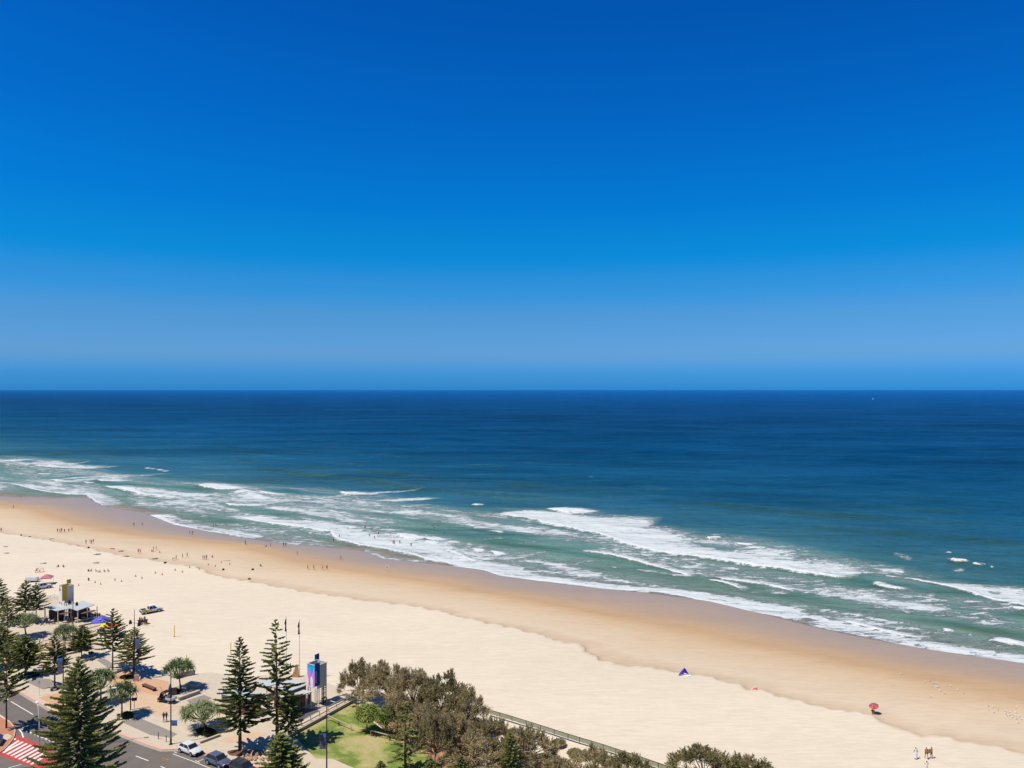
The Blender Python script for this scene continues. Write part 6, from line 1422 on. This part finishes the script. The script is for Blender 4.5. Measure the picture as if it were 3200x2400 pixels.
beach_umbrella(S(*Z6([(925,905)])[0]), 'pink and red beach umbrella standing alone on the right-hand sand', mat('umbrella_red', srgb(160, 64, 66), .8), mat('umbrella_pink', srgb(176, 100, 104), .8), (.9, -.35))
person('sit', S(*Z6([(905,912)])[0]), 4.4, 'dark figure sitting under the pink and red umbrella', 'black', 'black', 1, 0)
# beach sign, bags, cones, gulls
t = thing('beach_sign', S(*Y8([(1498,707)])[0]), 0, 'small white square sign on a post at the edge of the wet sand', 'sign')
MB().tube([(0, 0, -.2), (0, 0, 1.7)], .03, 6).build('post', M_STEEL, t); bo = MB().box((0, 0, 1.6), (.8, .04, .8)).build('board', M_PRINTW, t); MB().box((0, -.025, 1.6), (.4, .012, .4)).build('symbol', M_RED, bo)
for (zm, x, y, lb) in [(Y8,240,692,'dark bag on the tan sand, left'),(Y8,466,692,'dark bag on the tan sand, middle'),(Y7,765,588,'dark bundle on the damp sand below the four bathers'),(Y7,182,482,'dark bundle at the step near the left edge'),(Y7,258,497,'dark bundle at the step, second from the left edge'),(Y7,1427,720,'dark bundle on the erosion step'),(Y8,440,765,'brown driftwood piece on the erosion step')]:
    p = S(*zm([(x, y)])[0]); t = thing('beach_bag', p, x, lb, 'bag', 'bags and bundles on the beach')
    MB().tube([(-.45, 0, .2), (-.3, 0, .24), (.3, 0, .24), (.45, 0, .2)], [.10, .24, .24, .10], 9).build('body', CL['black'] if 'dark' in lb else M_BROWN, t, True); MB().tube([(-.2, 0, .4), (-.1, 0, .6), (.1, 0, .6), (.2, 0, .4)], .025, 5).build('handle', CL['brown'], t)
M_CONE = mat('orange_cone', srgb(214, 110, 62), .7)
cone = MB(); cone.tube([(0, 0, .03), (0, 0, .72)], [.17, .04], 8); CME = cone.mesh('cone', M_CONE); CB = MB().box((0, 0, .02), (.45, .45, .05)).mesh('base', M_BLKPL)
for (x, y) in [(905,300),(1095,262),(1160,283),(1325,232),(1400,250),(1562,190),(1635,212),(1790,152),(1868,172),(2018,120),(2100,140),(2185,90)]:
    t = thing('traffic_cone', S(*Z1([(x, y)])[0]), 0, 'tiny orange cone in the double row across the dry sand', 'cone', 'marker cones across the dry sand')
    link(bpy.data.objects.new('body', CME), t); link(bpy.data.objects.new('base', CB), t)
for (x, y) in [(1720,772),(1800,735),(1985,730),(1912,716),(1860,748)]:
    t = thing('traffic_cone', S(*Y7([(x, y)])[0]), 0, 'tiny orange cone on the damp sand beyond the erosion step', 'cone', 'marker cones on the damp sand')
    link(bpy.data.objects.new('body', CME), t); link(bpy.data.objects.new('base', CB), t)
# silver gulls
M_GULL = mat('gull_white', srgb(228, 226, 222), .8); M_GWING = mat('gull_grey', srgb(150, 150, 154), .8)
g = MB(); g.tube([(-.26, 0, .20), (-.16, 0, .19), (0, 0, .19), (.12, 0, .23), (.17, 0, .30), (.22, 0, .33), (.27, 0, .32)], [.015, .06, .09, .07, .045, .045, .01], 7); GM = g.mesh('body', M_GULL, True)
gw = []
for s_ in (-1, 1): gw.append(MB().add([(.08, s_*.075, .26), (-.12, s_*.085, .25), (-.34, s_*.02, .20), (-.10, s_*.09, .17)], [(0, 1, 2, 3)]).mesh('wing', M_GWING))
gl_ = MB().tube([(0, .03, 0), (0, .03, .14)], .008, 4).mesh('leg', M_ORG)
GP = [(1358,642),(1396,634),(1424,656),(1438,652),(1462,656),(1414,684),(1456,690),(1476,686),(1486,720),(1526,742),(1580,678),(1640,714),(1690,745),(1408,770),(1152,575)]
GQ = [(1902,852),(1946,856),(1905,886),(1950,908),(1988,884),(2052,900),(2056,920),(2066,936),(2088,932),(2112,924),(2128,934),(2085,906),(2142,868),(2146,964),(2168,942),(2190,966),(2158,998),(2110,948),(2140,910)]
for pts, lb, gp in ((GP, 'white gull resting on the tan sand, in the loose upper flock', 'upper flock of gulls'), (GQ, 'white gull resting near the right edge, in the lower flock', 'lower flock of gulls')):
    for (x, y) in pts:
        t = thing('gull', S(*Z6([(x, y)])[0]), prn.uniform(0, 6.28), lb, 'gull', gp); t.scale = (.85,)*3
        link(bpy.data.objects.new('body', GM), t)
        for me in gw: link(bpy.data.objects.new('wing', me), t)
        for yy in (0, -.06): lo = bpy.data.objects.new('leg', gl_); link(lo, t); lo.location.y = yy
# distant sailing boat
q = W(2728, 1248.5, SEA); t = thing('sailing_boat', q, .25, 'tiny white sailing boat near the horizon on the right', 'boat'); t.scale = (.6, .6, .6)
kk = q.y/2500.*1.0
ring_loft(MB(), [(-7, 1.8, -.3, 1.4), (-3, 2.2, -.5, 1.4), (3, 2.1, -.5, 1.6), (7, .3, .2, 1.9)]).build('hull', M_WCAR, t, True)
MB().tube([(0.5, 0, 1.4), (.5, 0, 22)], .14, 6).build('mast', M_STEEL, t)
MB().add([(.3, 0, 2.2), (-6.5, .5, 2.4), (.3, 0, 21.5), (.3, .06, 2.2), (-6.5, .56, 2.4), (.3, .06, 21.5)], [(0, 1, 2), (5, 4, 3)]).build('mainsail', M_PRINTW, t)
MB().add([(6.8, 0, 2.), (1.0, .4, 2.2), (.7, 0, 19), (6.8, .06, 2.), (1.0, .46, 2.2), (.7, .06, 19)], [(0, 1, 2), (5, 4, 3)]).build('jib', M_PRINTW, t)
